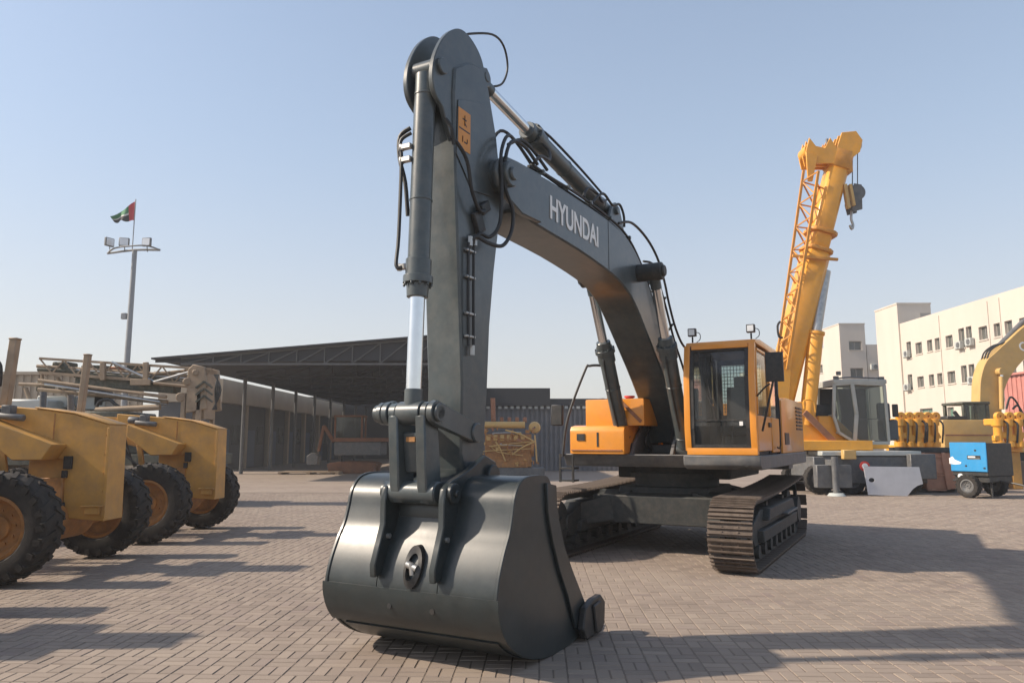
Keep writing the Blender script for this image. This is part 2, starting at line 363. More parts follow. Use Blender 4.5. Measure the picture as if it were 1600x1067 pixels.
for px in (1470, 1548, 1567): q = at_x(px, 540, WX); MB().bx(WX - .06, WX - .002, q.y - .05, q.y + .05, 0.2, TOP - .2).build('drain_pipe', WALL, b1, smooth=0)
q = at_y(1437.5, 491, 72.69)
m_ = MB(); m_.bx(q.x, q.x + 1.0, 72.66, 72.699, 13.9, 14.5); m_.build('vent_grille', FRAME, b1, smooth=0)
reloc(None, b1)
b2 = thing('office_building', 'cream building with plain stair tower and two stacked square windows behind crane cab', 'building', (WX, 95, 0))
hb = [rect_x(*r) for r in [(1272, 1276, 572, 584), (1280, 1285, 570, 583), (1290.5, 1294, 565, 584), (1263, 1267, 574, 586), (1275, 1278.5, 611, 622), (1282, 1287, 610, 622)]]
w2 = MB(); facade(w2, 'x', WX, 90.7, 125, 0, 13.3, [h for h in hb if h[0] > 90.8], .28)
w2.bx(WX + .7, WX + 18, 86.4, 125, 0, 12.9); w2.bx(WX + 3.0, WX + 18, 86.02, 86.4, 0, 13.1); w2.build('wall', WALL, b2, smooth=0)
for h in hb:
    if h[0] > 90.8: window(b2, 'x', WX, h, .28, bars=0)
def rect_y(x0, x1, y0, y1, Y): a, b_ = at_y(x0, y1, Y), at_y(x1, y0, Y); return (a.x, b_.x, a.z, b_.z)
th = [rect_y(1327, 1346, 533, 547, 86), rect_y(1329.5, 1349, 575, 589, 86)]
t2 = MB(); facade(t2, 'y', 86, WX - .1, WX + 2.9, 0, 15.5, th, .3)
t2.bx(WX - .1, WX + 2.9, 86.4, 90.6, 0, 15.49); t2.bx(WX - .1, WX - .05, 86.001, 86.4, 0, 15.49); t2.bx(WX + 2.85, WX + 2.9, 86.001, 86.4, 0, 15.49); t2.bx(WX - .15, WX + 2.95, 85.95, 90.65, 15.501, 15.62)
t2.build('stair_tower', WALL, b2, smooth=0)
for h in th: window(b2, 'y', 86, h, .3)
reloc(None, b2)
def aircon(px, py, label, axis='x'):
    r = thing('air_conditioner', label, 'air conditioner', group='outdoor units on the building walls')
    if axis == 'x': q = at_x(px, py, WX - .35); r.location = (WX - .36, q.y, q.z)
    else: q = at_y(px, py, 85.6); r.location = (q.x, 85.62, q.z); r.rotation_euler.z = pi / 2
    b = MB(); b.bx(-.05, .3, -.40, .40, 0, .62); b.build('casing', LGREY, r, .02)
    f = MB().cyl((-.05, -.08, .31), (-.07, -.08, .31), .24, n=24); f.build('fan_grille', DGREY, r)
    for y in (-.32, .32): MB().bx(-.05, .34, y - .025, y + .025, -.06, -.003).build('bracket', FRAME, r, smooth=0)
aircon(1415, 558, 'white air conditioner on bracket by the upper slit window near the tower corner')
aircon(1416, 610, 'white air conditioner on bracket by the lower slit window near the tower corner')
aircon(1497, 545, 'white air conditioner below the left of the tall paired upper windows')
aircon(1513, 540, 'white air conditioner below the right of the tall paired upper windows')
aircon(1517, 600, 'white air conditioner below the tall paired lower windows')
aircon(1367, 577, 'white air conditioner on the shaded wall between the two cream buildings', 'y')
rc = thing('shipping_container', 'red corrugated shipping containers stacked before the cream building at right edge', 'container', (36.2, 50, 0))
rc['label'] = 'red corrugated steel shed wall before the cream building at the right edge'; rc.name = 'red_shed'; rc['category'] = 'shed'
m_ = MB(); n_ = 66
for k in range(n_):
    y0 = 38 + k * .25
    m_.bx(36.2 + (.05 if k % 2 else 0), 38.0, y0, y0 + .25, 0, 6.55)
m_.build('wall', REDC, rc, smooth=0); MB().bx(36.0, 38.2, 37.8, 54.6, 6.553, 6.7).build('roof_edge', REDC, rc, smooth=0); reloc(None, rc)

# ------------------------------------------------------------------ canopy shed and low building behind
cn = thing('canopy_shed', 'dark open canopy with steel trusses on a row of thin columns', 'shed', (-10, 50, 0))
EX, RX, Y0, Y1 = -15.4, -3.6, 35.2, 79.
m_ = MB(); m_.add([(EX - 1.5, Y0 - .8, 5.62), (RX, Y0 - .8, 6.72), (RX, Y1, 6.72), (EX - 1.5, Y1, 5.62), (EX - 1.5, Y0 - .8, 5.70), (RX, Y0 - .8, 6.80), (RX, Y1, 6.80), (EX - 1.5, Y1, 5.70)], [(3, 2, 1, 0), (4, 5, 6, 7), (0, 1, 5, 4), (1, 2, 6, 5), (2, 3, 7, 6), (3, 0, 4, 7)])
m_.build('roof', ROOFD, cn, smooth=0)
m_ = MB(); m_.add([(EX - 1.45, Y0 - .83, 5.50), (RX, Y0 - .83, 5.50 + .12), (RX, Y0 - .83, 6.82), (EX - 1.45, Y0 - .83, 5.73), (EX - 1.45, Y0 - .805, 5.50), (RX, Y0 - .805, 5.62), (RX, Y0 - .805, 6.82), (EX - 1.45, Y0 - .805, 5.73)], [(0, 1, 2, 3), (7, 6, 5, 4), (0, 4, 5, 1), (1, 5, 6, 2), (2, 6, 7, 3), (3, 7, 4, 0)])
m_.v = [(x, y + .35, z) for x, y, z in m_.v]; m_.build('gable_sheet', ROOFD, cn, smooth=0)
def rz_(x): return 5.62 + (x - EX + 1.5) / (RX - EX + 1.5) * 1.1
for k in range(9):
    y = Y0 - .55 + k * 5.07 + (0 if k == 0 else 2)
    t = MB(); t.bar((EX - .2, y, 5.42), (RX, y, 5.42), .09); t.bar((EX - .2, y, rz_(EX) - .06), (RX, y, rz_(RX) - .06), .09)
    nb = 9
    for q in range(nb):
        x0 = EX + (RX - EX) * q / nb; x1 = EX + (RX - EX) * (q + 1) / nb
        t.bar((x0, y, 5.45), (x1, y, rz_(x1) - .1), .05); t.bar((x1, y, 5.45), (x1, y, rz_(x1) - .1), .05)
    t.build('truss', TRUSS if k == 0 else ROOFD, cn, smooth=0)  # inner trusses take the dark sheet colour to stand in for roof shade
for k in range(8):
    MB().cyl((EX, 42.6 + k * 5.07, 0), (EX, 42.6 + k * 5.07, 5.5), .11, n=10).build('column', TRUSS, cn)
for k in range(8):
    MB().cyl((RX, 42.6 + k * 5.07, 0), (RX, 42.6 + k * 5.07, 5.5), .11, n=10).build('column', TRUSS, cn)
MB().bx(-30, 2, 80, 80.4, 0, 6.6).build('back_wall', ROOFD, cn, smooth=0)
reloc(None, cn)
sb = thing('shop_building', 'long low building with beige fascia over dark shopfronts behind the canopy columns', 'building', (-22, 60, 0))
m_ = MB(); m_.bx(-22, -18.0, 46, 100, 4.26, 5.7); m_.build('fascia', WALLB, sb, smooth=0)
m_ = MB(); m_.bx(-22, -18.5, 46.2, 100, 0, 4.25); m_.build('wall', DARKW, sb, smooth=0)
for k in range(11):
    y = 47 + k * 4.8
    d = MB().bx(-18.52, -18.42, y, y + 1.6, .05, 2.6).build('door', BLUED, sb, smooth=0)
    MB().bx(-18.53, -18.44, y + 2.2, y + 3.4, 1.6, 2.9).build('window', PANE, sb, smooth=0)
    MB().bx(-18.499, -18.2, y + 3.9, y + 4.3, 0, 4.25).build('pier', WALLB, sb, smooth=0)
reloc(None, sb)
gw = thing('corrugated_wall', 'blue grey corrugated steel wall with ridge tips coloured pale as if lit behind the yellow engine', 'wall', (2, 47, 0))
m_ = MB()
for k in range(44): x = -6 + k * .3; m_.bx(x, x + .15, 46.9, 47.1, 0, 4.0); m_.bx(x + .15, x + .3, 46.99, 47.1, 0, 3.97)
m_.build('sheet', BLUEG, gw, smooth=0)
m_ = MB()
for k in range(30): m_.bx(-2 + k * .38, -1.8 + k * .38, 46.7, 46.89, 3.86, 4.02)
m_.build('lit_ridge_tips', LGREY, gw, smooth=0)  # pale blocks stand in for bright light along the wall top
MB().bx(-6, 2.4, 46.6, 50, 4.05, 5.15).build('roof', ROOFD, gw, smooth=0)
MB().bx(2.41, 9, 46.8, 50, 4.05, 4.5).build('lean_to_roof', ROOFD, gw, smooth=0)
reloc(None, gw)
fb = thing('cream_shed', 'cream ribbed shed far behind the sand lattice boom at left', 'shed', (-31, 48, 0))
m_ = MB()
for k in range(40): m_.bx(-44 + k * .5, -43.75 + k * .5, 47.9, 48.2, 0, 6.1); m_.bx(-43.75 + k * .5, -43.5 + k * .5, 48.0, 48.2, 0, 6.1)
m_.build('sheet', WALLB, fb, smooth=0); MB().bx(-44.2, -23.8, 47.7, 52, 6.11, 6.3).build('roof_edge', WALLB, fb, smooth=0); reloc(None, fb)

# ------------------------------------------------------------------ the crawler excavator (x forward, y to its left, z up)
A = radians(28.5)
ex = thing('crawler_excavator', 'large orange and dark grey crawler excavator with raised boom in the middle of the yard', 'excavator', (2.79, 12.98, 0), atan2(-cos(A), -sin(A)))
# ---- tracks
TF, TR, ZC, RR = 1.88, -2.72, .515, .455       # idler x, sprocket x, wheel height, belt radius
SP = TF - TR; PER = 2 * SP + 2 * pi * RR; NS = 54
def track_pt(s):
    x, z, a = track_raw(s)                       # the sprocket end stands higher than the idler end
    if z > ZC: z = ZC + (z - ZC) * (1 + .30 * min(1, max(0, (TF - x) / (TF - TR))))
    return (x, z, a)
def track_raw(s):
    s %= PER
    if s < SP: t = s / SP; sag = .035 * sin(pi * t); return (TR + s, ZC + RR - sag, 0)                # top run, going forward
    s -= SP
    if s < pi * RR: a = s / RR; return (TF + RR * sin(a), ZC + RR * cos(a), a)
    s -= pi * RR
    if s < SP: return (TF - s, ZC - RR, pi)
    a = (s - SP) / RR + pi; return (TR + RR * sin(a), ZC + RR * cos(a), a)
shoe = MB(); SW = .60
shoe.box((0, 0, .012), (.205, SW, .022))
for gx in (-.085, -.01, .065): shoe.prism([(gx - .012, .02), (gx + .016, .02), (gx + .010, .056), (gx - .004, .056)], -SW / 2, SW / 2)
for bx_ in (-.03, .04):
    for by in (-.11, .11): shoe.cyl((bx_, by, .023), (bx_, by, .042), .014, n=6)
shoe_ob = shoe.build('track_shoe', TRACK, None, smooth=0); shoe_me = shoe_ob.data; bpy.data.objects.remove(shoe_ob)
for sgn in (1, -1):
    yc = 1.44 * sgn
    ch = MB()                                   # link rails of the chain
    for off in (-.11, .11):
        N = 120
        for i in range(N):
            p = track_pt(PER * i / N); q = track_pt(PER * (i + 1) / N)
            def inn(p, d): return (p[0] - sin(p[2]) * d, p[1] - cos(p[2]) * d)
            a0, a1, b0, b1_ = inn(p, .005), inn(p, .10), inn(q, .005), inn(q, .10)
            v = [(a0[0], yc + off - .03, a0[1]), (b0[0], yc + off - .03, b0[1]), (b1_[0], yc + off - .03, b1_[1]), (a1[0], yc + off - .03, a1[1])]
            v += [(x, y + .06, z) for x, y, z in v]
            ch.add(v, [(0, 1, 2, 3), (7, 6, 5, 4), (0, 4, 5, 1), (3, 2, 6, 7)])
    tk = ch.build('track', UNDER, ex, smooth=0)
    for i in range(NS):
        x, z, a = track_pt(PER * (i + .3) / NS)
        o = bpy.data.objects.new('track_shoe', shoe_me); col.objects.link(o); o.parent = tk
        o.location = (x, yc, z); o.rotation_euler = (0, a, 0)
    fr = MB()                                   # track side frame
    fr.prism([(TR + .35, .30), (TF - .35, .30), (TF - .20, .45), (TF - .25, .62), (TF - .9, .78), (TR + .7, .78), (TR + .25, .62)], yc - .17, yc + .17)
    fr.prism([(TR + .6, .34), (TF - .6, .34), (TF - .6, .52), (TR + .6, .52)], yc - .26, yc + .26)
    fr.prism([(TR + .9, .62), (TF - 1.0, .62), (TF - 1.15, .80), (TR + 1.1, .80)], yc - .27, yc + .27)
    fro = fr.build('track_frame', UNDER, ex, .015)
    st = MB(); st.bx(-1.7, -.5, yc + .28 * sgn - .06, yc + .28 * sgn + .06, .60, .64); st.build('step', DGREY, fro, .008)
    idl = MB().lathe([(.10, -.16), (.36, -.13), (.36, -.05), (.385, -.04), (.385, .04), (.36, .05), (.36, .13), (.10, .16)], (TF, yc, ZC), (0, 1, 0), 32)
    idl.cyl((TF, yc - .2, ZC), (TF, yc + .2, ZC), .11); idl.build('idler_wheel', UNDER, ex)
    spk = MB()
    prof = []
    for i in range(44): r = .385 if i % 2 else .315; prof.append((TR + r * cos(2 * pi * i / 44), ZC + r * sin(2 * pi * i / 44)))
    spk.prism(prof, yc - .035, yc + .035); spk.cyl((TR, yc - .21, ZC), (TR, yc + .22, ZC), .24, n=24); spk.build('sprocket', UNDER, ex)
    for i in range(8): MB().cyl((TR + .55 + i * .5, yc - .2, .22), (TR + .55 + i * .5, yc + .2, .22), .10, n=14).build('track_roller', UNDER, ex)
    for i in range(2): MB().cyl((-1.3 + i * 1.6, yc - .15, .80), (-1.3 + i * 1.6, yc + .15, .80), .075, n=12).build('carrier_roller', UNDER, ex)
# ---- car body
cb = MB(); cb.prism([(-1.15, .55), (.75, .55), (.85, .70), (.62, 1.06), (-1.0, 1.06), (-1.25, .70)], -.75, .75)
for sgn in (1, -1):
    for x0, x1 in ((.2, 1.05), (-1.9, -.95)):
        f = [(x0, .52 * 1, .55), (x0 + .55, .52, .55), (x0 + .55, .52, 1.0), (x0, .52, 1.0)]
        dx = .35 if x0 > 0 else -.25
        v = [(x, y * sgn, z) for x, y, z in f] + [(x + dx, 1.28 * sgn, .42 if z < .6 else .80) for x, y, z in f]
        cb.add(v, [(0, 1, 2, 3), (7, 6, 5, 4), (0, 4, 5, 1), (1, 5, 6, 2), (2, 6, 7, 3), (3, 7, 4, 0)])
cb.prism([(.50, .47), (.86, .47), (.90, .92), (.50, 1.0)], -1.14, 1.14)
cb.build('car_body', UNDER, ex, .015, smooth=18)
MB().cyl((-.2, 0, 1.05), (-.2, 0, 1.40), .72, n=40).cyl((-.2, 0, 1.2), (-.2, 0, 1.28), .80, n=40).build('swing_ring', UNDER, ex)
# ---- upper deck
dk = MB(); dk.prism([(-3.0, 1.40), (1.15, 1.40), (1.30, 1.60), (-3.0, 1.60)], -1.5, .70)
dk.prism([(-3.0, 1.40), (1.72, 1.40), (1.86, 1.46), (1.86, 1.605), (-3.0, 1.605)], .703, 1.80)
dk.build('deck', DGREY, ex, .015); MB().bx(-2.4, .15, -.95, 1.0, 1.18, 1.397).build('underframe', UNDER, ex, .02)
fd = MB(); fd.prism([(.2, 1.6), (1.2, 1.6), (1.05, 1.78), (.55, 2.15), (.1, 2.1), (-.3, 1.6)], .30, .36); fd.prism([(.2, 1.6), (1.2, 1.6), (1.05, 1.78), (.55, 2.15), (.1, 2.1), (-.3, 1.6)], -.36, -.30)
fd.bx(-1.0, .2, -.36, .36, 1.602, 1.75); fd.build('boom_bracket', DGREY, ex, .01)
mv = MB(); mv.box((-.55, .0, 1.95), (.6, .5, .4))
for i in range(5): mv.cyl((-.2, -.2 + i * .1, 2.0), (-.05, -.2 + i * .1, 2.0), .03, n=10)
mv.build('control_valve', DGREY, ex, .02)
# ---- right-hand tanks (image left)
tb = MB(); tb.prism([(-.6, 1.602), (1.38, 1.602), (1.38, 1.98), (1.34, 2.05), (1.22, 2.07), (-.6, 2.07)], -1.33, -.38)
tbo = tb.build('tool_box', ORANGE, ex, .03, seg=2)
MB().bx(1.375, 1.395, -1.20, -1.06, 1.82, 1.93).build('lamp_recess', BLACK, tbo, smooth=0)
MB().bx(1.37, 1.40, -1.30, -.42, 1.655, 1.672).build('trim_line', RUST, tbo, smooth=0)
MB().bx(1.378, 1.388, -.85, -.82, 1.72, 1.95).build('latch', BLACK, tbo, smooth=0)
tk2 = MB(); tk2.bx(-1.2, 1.20, -1.12, -.10, 2.06, 2.50); tk2o = tk2.build('fuel_tank', ORANGE, ex, .03, seg=2)
MB().cyl((.6, -.55, 2.49), (.6, -.55, 2.56), .07).cyl((.6, -.55, 2.55), (.6, -.55, 2.58), .09).build('filler_cap', REDP, tk2o)
MB().bar((1.21, -.50, 2.47), (1.21, -.15, 2.12), .02, .05).build('grab_strip', RUST, tk2o, smooth=0)
hr = MB(); hr.tube([(1.30, -1.50, 1.55), (1.25, -1.42, 2.2), (1.1, -1.16, 3.0), (1.08, -1.08, 3.08), (1.0, -.90, 3.08), (.98, -.82, 3.0), (.95, -.80, 2.46)], .022, 8, 6); hr.build('handrail', BLACK, ex)
hr = MB(); hr.tube([(.2, -1.50, 1.55), (.2, -1.44, 2.2), (.2, -1.30, 2.55), (-1.0, -1.30, 2.55)], .02, 8, 4); hr.build('handrail', BLACK, ex)
stp = MB()
for z in (1.15, 1.35): stp.bx(1.2, 1.42, -1.52, -1.25, z, z + .03)
stp.bar((1.4, -1.5, 1.14), (1.4, -1.5, 1.6), .03); stp.bar((1.4, -1.27, 1.14), (1.4, -1.27, 1.6), .03); stp.build('access_step', BLACK, ex, smooth=0)
mr = MB(); mr.box((1.25, -1.62, 2.25), (.06, .22, .36)); mr.build('mirror', BLACK, ex, .02)
# ---- engine housing and counterweight
eh = MB(); eh.prism([(-2.95, 1.607), (-.34, 1.607), (-.34, 2.50), (-.9, 2.56), (-2.95, 2.56)], 1.00, 1.78)
eh.bx(-2.95, -1.2, -1.5, .995, 1.607, 2.50)
eho = eh.build('engine_housing', ORANGE, ex, .035, seg=2)
for i in range(7):
    for j in range(2): MB().bx(-2.75 + j * .42, -2.40 + j * .42, 1.775, 1.795, 2.02 + i * .065, 2.055 + i * .065).build('vent_slat', BLACK, eho, smooth=0)
MB().bx(-1.0, -.55, 1.778, 1.79, 1.75, 1.95).build('handle_plate', BLACK, eho, smooth=0)
cw = MB(); cw.prism([(-3.0, 1.25), (-3.5, 1.25), (-3.68, 1.5), (-3.68, 2.2), (-3.5, 2.55), (-3.0, 2.6)], -1.48, 1.48); cw.build('counterweight', DGREY, ex, .06, seg=2)
MB().cyl((-1.9, -.7, 2.5), (-1.9, -.7, 3.0), .07).build('exhaust_pipe', BLACK, ex)
# ---- cab
CX0, CX1, CY0, CY1, CZ0, CZ1 = -.28, 1.76, .74, 1.75, 1.61, 3.27
side = [(CX0, CZ0), (CX1 - .04, CZ0), (CX1, CZ0 + .35), (CX1 - .02, 2.75), (CX1 - .16, CZ1 - .04), (CX1 - .35, CZ1), (CX0, CZ1 - .02)]
def post(mb, p0, p1, w, h=None): mb.bar(p0, p1, w, h)
cf = MB()
fl = [(CX1 - .04, CZ0 + .06), (CX1 + .0, CZ0 + .38), (CX1 - .02, 2.75), (CX1 - .12, CZ1 - .05)]
for y in (CY0 + .022, CY1 - .042):
    for i in range(3): cf.bar((fl[i][0], y, fl[i][1]), (fl[i + 1][0], y, fl[i + 1][1] + .01), .085, .09)
cf.bx(CX1 - .12, CX1 + .01, CY0, CY1, CZ0 + .001, CZ0 + .10)
cf.bx(CX1 - .20, CX1 - .06, CY0 + .09, CY1 - .09, CZ1 - .10, CZ1 - .03)
cf.bx(CX0 - .02, CX0 + .02, CY0 + .08, CY1 - .08, CZ0, 2.25)
cf.bx(CX0, CX1 - .02, CY0, CY0 + .02, CZ0, 2.05)
cab = cf.build('cab', ORANGE, ex, .018, seg=2)
for y in (CY0 + .06, CY1 - .07): MB().bar((.55, y, CZ0), (.55, y, CZ1 - .06), .07, .09).build('pillar', INTER, cab, .01)
lin = MB(); lin.bx(CX0 + .022, CX0 + .07, CY0 + .09, CY1 - .09, CZ0, 2.25); lin.bx(CX0 + .02, CX0 + .1, CY0 + .08, CY1 - .08, CZ1 - .17, CZ1 - .06); lin.bx(CX0 + .1, CX1 - .12, CY0 + .022, CY0 + .06, CZ0, 2.05); lin.bx(CX0 + .05, CX1 - .2, CY0 + .05, CY1 - .05, CZ1 - .085, CZ1 - .055); lin.bx(.62, CX1 - .16, CY1 - .07, CY1 - .04, CZ0 + .06, 2.16); lin.build('lining', INTER, cab)
for y in (CY0 + .045, CY1 - .045): MB().bar((CX0 + .05, y, CZ0), (CX0 + .05, y, CZ1 - .06), .085, .10).build('pillar', INTER, cab, .01)
rf = MB(); rf.prism([(CX0 - .03, CZ1 - .05), (CX1 - .10, CZ1 - .04), (CX1 - .14, CZ1 + .02), (CX1 - .5, CZ1 + .06), (CX0, CZ1 + .05)], CY0 - .01, CY1 + .01); rf.build('roof', ORANGE, cab, .03, seg=2)
MB().bx(CX0 + .06, CX1 - .1, CY0 + .05, CY1 - .05, CZ0 + .002, CZ0 + .05).build('floor', INTER, cab, smooth=0)
dr = MB(); dr.bx(.60, CX1 - .06, CY1 - .035, CY1 + .008, CZ0 + .05, 2.18); dr.bar((.62, CY1 - .01, 2.19), (.62, CY1 - .01, CZ1 - .12), .05); dr.bar((.62, CY1 - .01, CZ1 - .12), (CX1 - .20, CY1 - .01, CZ1 - .12), .05); dr.bar((CX1 - .1, CY1 - .012, 2.19), (CX1 - .14, CY1 - .012, CZ1 - .14), .05)
dro = dr.build('door', ORANGE, cab, .012)
MB().bx(.68, .86, CY1 + .004, CY1 + .03, 2.02, 2.09).build('handle', BLACK, dro, .005)
lp = MB(); lp.bx(CX0 + .1, .5, CY1 - .03, CY1 + .005, CZ0 + .02, 2.18); lp.build('side_panel', ORANGE, cab, .012)
# gasket and glass of the windscreen
gk = MB()
for y in (CY0 + .09, CY1 - .115):
    for i in range(3): gk.bar((fl[i][0] + .004, y, fl[i][1] + (.03 if i == 0 else 0)), (fl[i + 1][0] + .004, y, fl[i + 1][1] - (.02 if i == 2 else 0)), .05, .06)
gk.bx(CX1 - .07, CX1 - .005, CY0 + .09, CY1 - .09, CZ0 + .10, CZ0 + .15); gk.bx(CX1 - .15, CX1 - .085, CY0 + .09, CY1 - .09, CZ1 - .13, CZ1 - .09)
gk.bx(CX1 - .03, CX1 + .002, CY0 + .11, CY1 - .11, 2.10, 2.125)
gk.build('gasket', BLACK, cab)
ws = MB()
for i in range(3):
    y0, y1 = CY0 + .10, CY1 - .10; x0, z0 = fl[i]; x1, z1 = fl[i + 1]
    ws.add([(x0 - .01, y0, z0 + .04), (x0 - .01, y1, z0 + .04), (x1 - .01, y1, z1 + .04 if i < 2 else z1), (x1 - .01, y0, z1 + .04 if i < 2 else z1)], [(0, 1, 2, 3)])
ws.build('windscreen', GLASSC, cab, smooth=60)
MB().add([(.64, CY1 - .015, 2.18), (CX1 - .08, CY1 - .015, 2.18), (CX1 - .15, CY1 - .015, CZ1 - .12), (.64, CY1 - .015, CZ1 - .12)], [(0, 1, 2, 3)]).build('door_window', GLASSC, cab, smooth=0)
MB().add([(CX0 + .1, CY1 - .02, 2.18), (.52, CY1 - .02, 2.18), (.52, CY1 - .02, CZ1 - .06), (CX0 + .1, CY1 - .02, CZ1 - .06)], [(0, 1, 2, 3)]).build('side_window', GLASSC, cab, smooth=0)
MB().add([(CX0 + .1, CY0 + .02, 2.05), (CX1 - .03, CY0 + .02, 2.05), (CX1 - .14, CY0 + .02, CZ1 - .06), (CX0 + .1, CY0 + .02, CZ1 - .06)], [(0, 1, 2, 3)]).build('side_window', GLASSC, cab, smooth=0)
MB().add([(CX0 + .03, CY0 + .08, 2.25), (CX0 + .03, CY1 - .08, 2.25), (CX0 + .03, CY1 - .08, CZ1 - .15), (CX0 + .03, CY0 + .08, CZ1 - .15)], [(0, 1, 2, 3)]).build('rear_window', GLASSC, cab, smooth=0)
gd = MB()                                        # wire guard seen through the rear window
for i in range(14): gd.bar((CX0 + .10, CY0 + .15 + i * .054, 2.28), (CX0 + .10, CY0 + .15 + i * .054, CZ1 - .18), .008)
for i in range(14): gd.bar((CX0 + .105, CY0 + .12, 2.30 + i * .06), (CX0 + .105, CY1 - .12, 2.30 + i * .06), .008)
gd.build('rear_mesh', BLACK, cab, smooth=0)
se = MB(); se.box((.45, 1.25, 1.98), (.52, .52, .16)); se.box((.18, 1.25, 2.35), (.14, .50, .70), rot=Matrix.Rotation(radians(-8), 3, 'Y')); se.box((.12, 1.25, 2.78), (.10, .28, .18)); se.bx(.25, .65, 1.05, 1.45, 1.64, 1.9)
se.build('seat', SEAT, cab, .05, seg=2)
cs = MB(); cs.bx(.3, .95, .88, 1.0, 1.64, 2.15); cs.bx(.35, .95, 1.52, 1.62, 1.64, 2.12); cs.cyl((.95, .95, 2.1), (1.05, .95, 2.38), .018); cs.cyl((.95, 1.56, 2.1), (1.05, 1.56, 2.38), .018); cs.cyl((1.05, .95, 2.38), (1.06, .95, 2.46), .03); cs.cyl((1.05, 1.56, 2.38), (1.06, 1.56, 2.46), .03)
for y in (1.18, 1.32): cs.bar((1.40, y, 1.65), (1.32, y, 2.15), .025); cs.box((1.45, y, 1.72), (.22, .1, .02))
cs.box((1.35, 1.62, 2.35), (.08, .16, .24)); cs.build('console', INTER, cab, .012)
wp = MB(); wp.tube([(CX1 + .02, CY0 + .22, 3.12), (CX1 + .05, CY0 + .26, 2.7), (CX1 + .045, CY0 + .42, 2.28)], .009, 6, 4); wp.bar((CX1 + .03, CY0 + .33, 2.72), (CX1 + .035, CY0 + .44, 2.10), .014); wp.build('wiper', BLACK, cab)
MB().bx(CX1 + .001, CX1 + .006, CY1 - .24, CY1 - .19, 2.03, 2.09).build('sticker', WHITE, cab, smooth=0)
for y in (CY0 + .08, CY1 - .06):
    wl_ = MB(); wl_.cyl((CX1 - .2, y, CZ1 + .03), (CX1 - .2, y, CZ1 + .12), .014, n=8); wl_.box((CX1 - .19, y, CZ1 + .185), (.08, .12, .12)); w_ = wl_.build('work_light', BLACK, cab, .014)
    MB().box((CX1 - .147, y, CZ1 + .185), (.008, .09, .09)).build('lens', LAMPG, w_, smooth=0)
    MB().tube([(CX1 - .22, y + .02, CZ1 + .2), (CX1 - .24, y + .1, CZ1 + .17), (CX1 - .22, y + .11, CZ1 + .08), (CX1 - .2, y + .06, CZ1 + .03)], .006, 6, 4).build('cable', BLACK, w_)
mi = MB(); mi.tube([(1.70, CY1 + .01, 2.45), (1.74, CY1 + .12, 2.56), (1.72, CY1 + .20, 2.62)], .014, 6, 4); mi.box((1.70, CY1 + .27, 2.86), (.07, .24, .42)); mi.bar((1.69, CY1 + .24, 2.66), (1.62, CY1 + .05, 1.95), .03); mi.build('mirror', BLACK, cab, .022, seg=2)
MB().tube([(.2, CY1 + .02, 1.72), (.2, CY1 + .07, 1.75), (.2, CY1 + .07, 2.5), (.2, CY1 + .02, 2.53)], .014, 6, 3).build('grab_rail', BLACK, cab)
MB().bx(CX1 - .02, CX1 + .03, CY0 - .02, CY0 + .12, CZ0 - .05, CZ0 - .01).build('marker_plate', WHITE, cab, smooth=0)
# ---- boom
def smooth_poly(p, n=4, closed=False):
    q = []; N = len(p)
    for i in range(N if closed else N - 1):
        g_ = lambda k: Vector(p[k % N]) if closed else Vector(p[min(max(k, 0), N - 1)])
        a, b, c, d = g_(i - 1), g_(i), g_(i + 1), g_(i + 2)
        for k in range(n):
            t = k / n; q.append(tuple(.5 * ((2 * b) + (c - a) * t + (2 * a - 5 * b + 4 * c - d) * t * t + (3 * b - a - 3 * c + d) * t ** 3)))
    if not closed: q.append(tuple(p[-1]))
    return q
btop = smooth_poly([(6.05, 4.68), (5.43, 4.74), (4.09, 4.77), (3.39, 4.76), (2.85, 4.70), (2.35, 4.50), (1.95, 4.20), (1.60, 3.86), (.96, 3.25), (.30, 2.55), (-.02, 2.05)], 3)
bbot = smooth_poly([(.30, 1.78), (.55, 2.15), (1.2, 2.76), (2.15, 3.48), (2.62, 3.80), (3.0, 3.95), (3.5, 4.04), (4.6, 4.11), (5.9, 4.13), (6.15, 4.20)], 3)
bp_ = MB(); bp_.prism(btop + [(.02, 1.80)] + bbot, -.30, .27)
BW = .27
boom = bp_.build('boom', GREY, ex, .02, smooth=30)
fk = MB()
for s in (-1, 1):
    y0, y1 = sorted((.245 * s, .315 * s))
    fk.prism([(5.75, 4.70), (6.3, 4.66), (6.55, 4.63), (6.70, 4.53), (6.74, 4.42), (6.68, 4.28), (6.52, 4.22), (6.2, 4.13), (5.75, 4.15)], y0, y1)
    fk.cyl((6.55, .30 * s, 4.43), (6.55, .39 * s, 4.43), .13, n=24); fk.cyl((6.55, .38 * s, 4.43), (6.55, .42 * s, 4.43), .07, n=12)
fk.build('fork_plate', GREY, boom, .012)
for x, z0, z1 in ((3.62, 4.06, 4.765), (5.92, 4.14, 4.69)): MB().bx(x - .012, x + .012, .268, .2755, z0 + .02, z1 - .02).build('weld_seam', GREY, boom, .003)
tM = basis((-1, 0, 0), (0, 0, 1), (0, 1, 0), (4.73, .2745, 4.425))
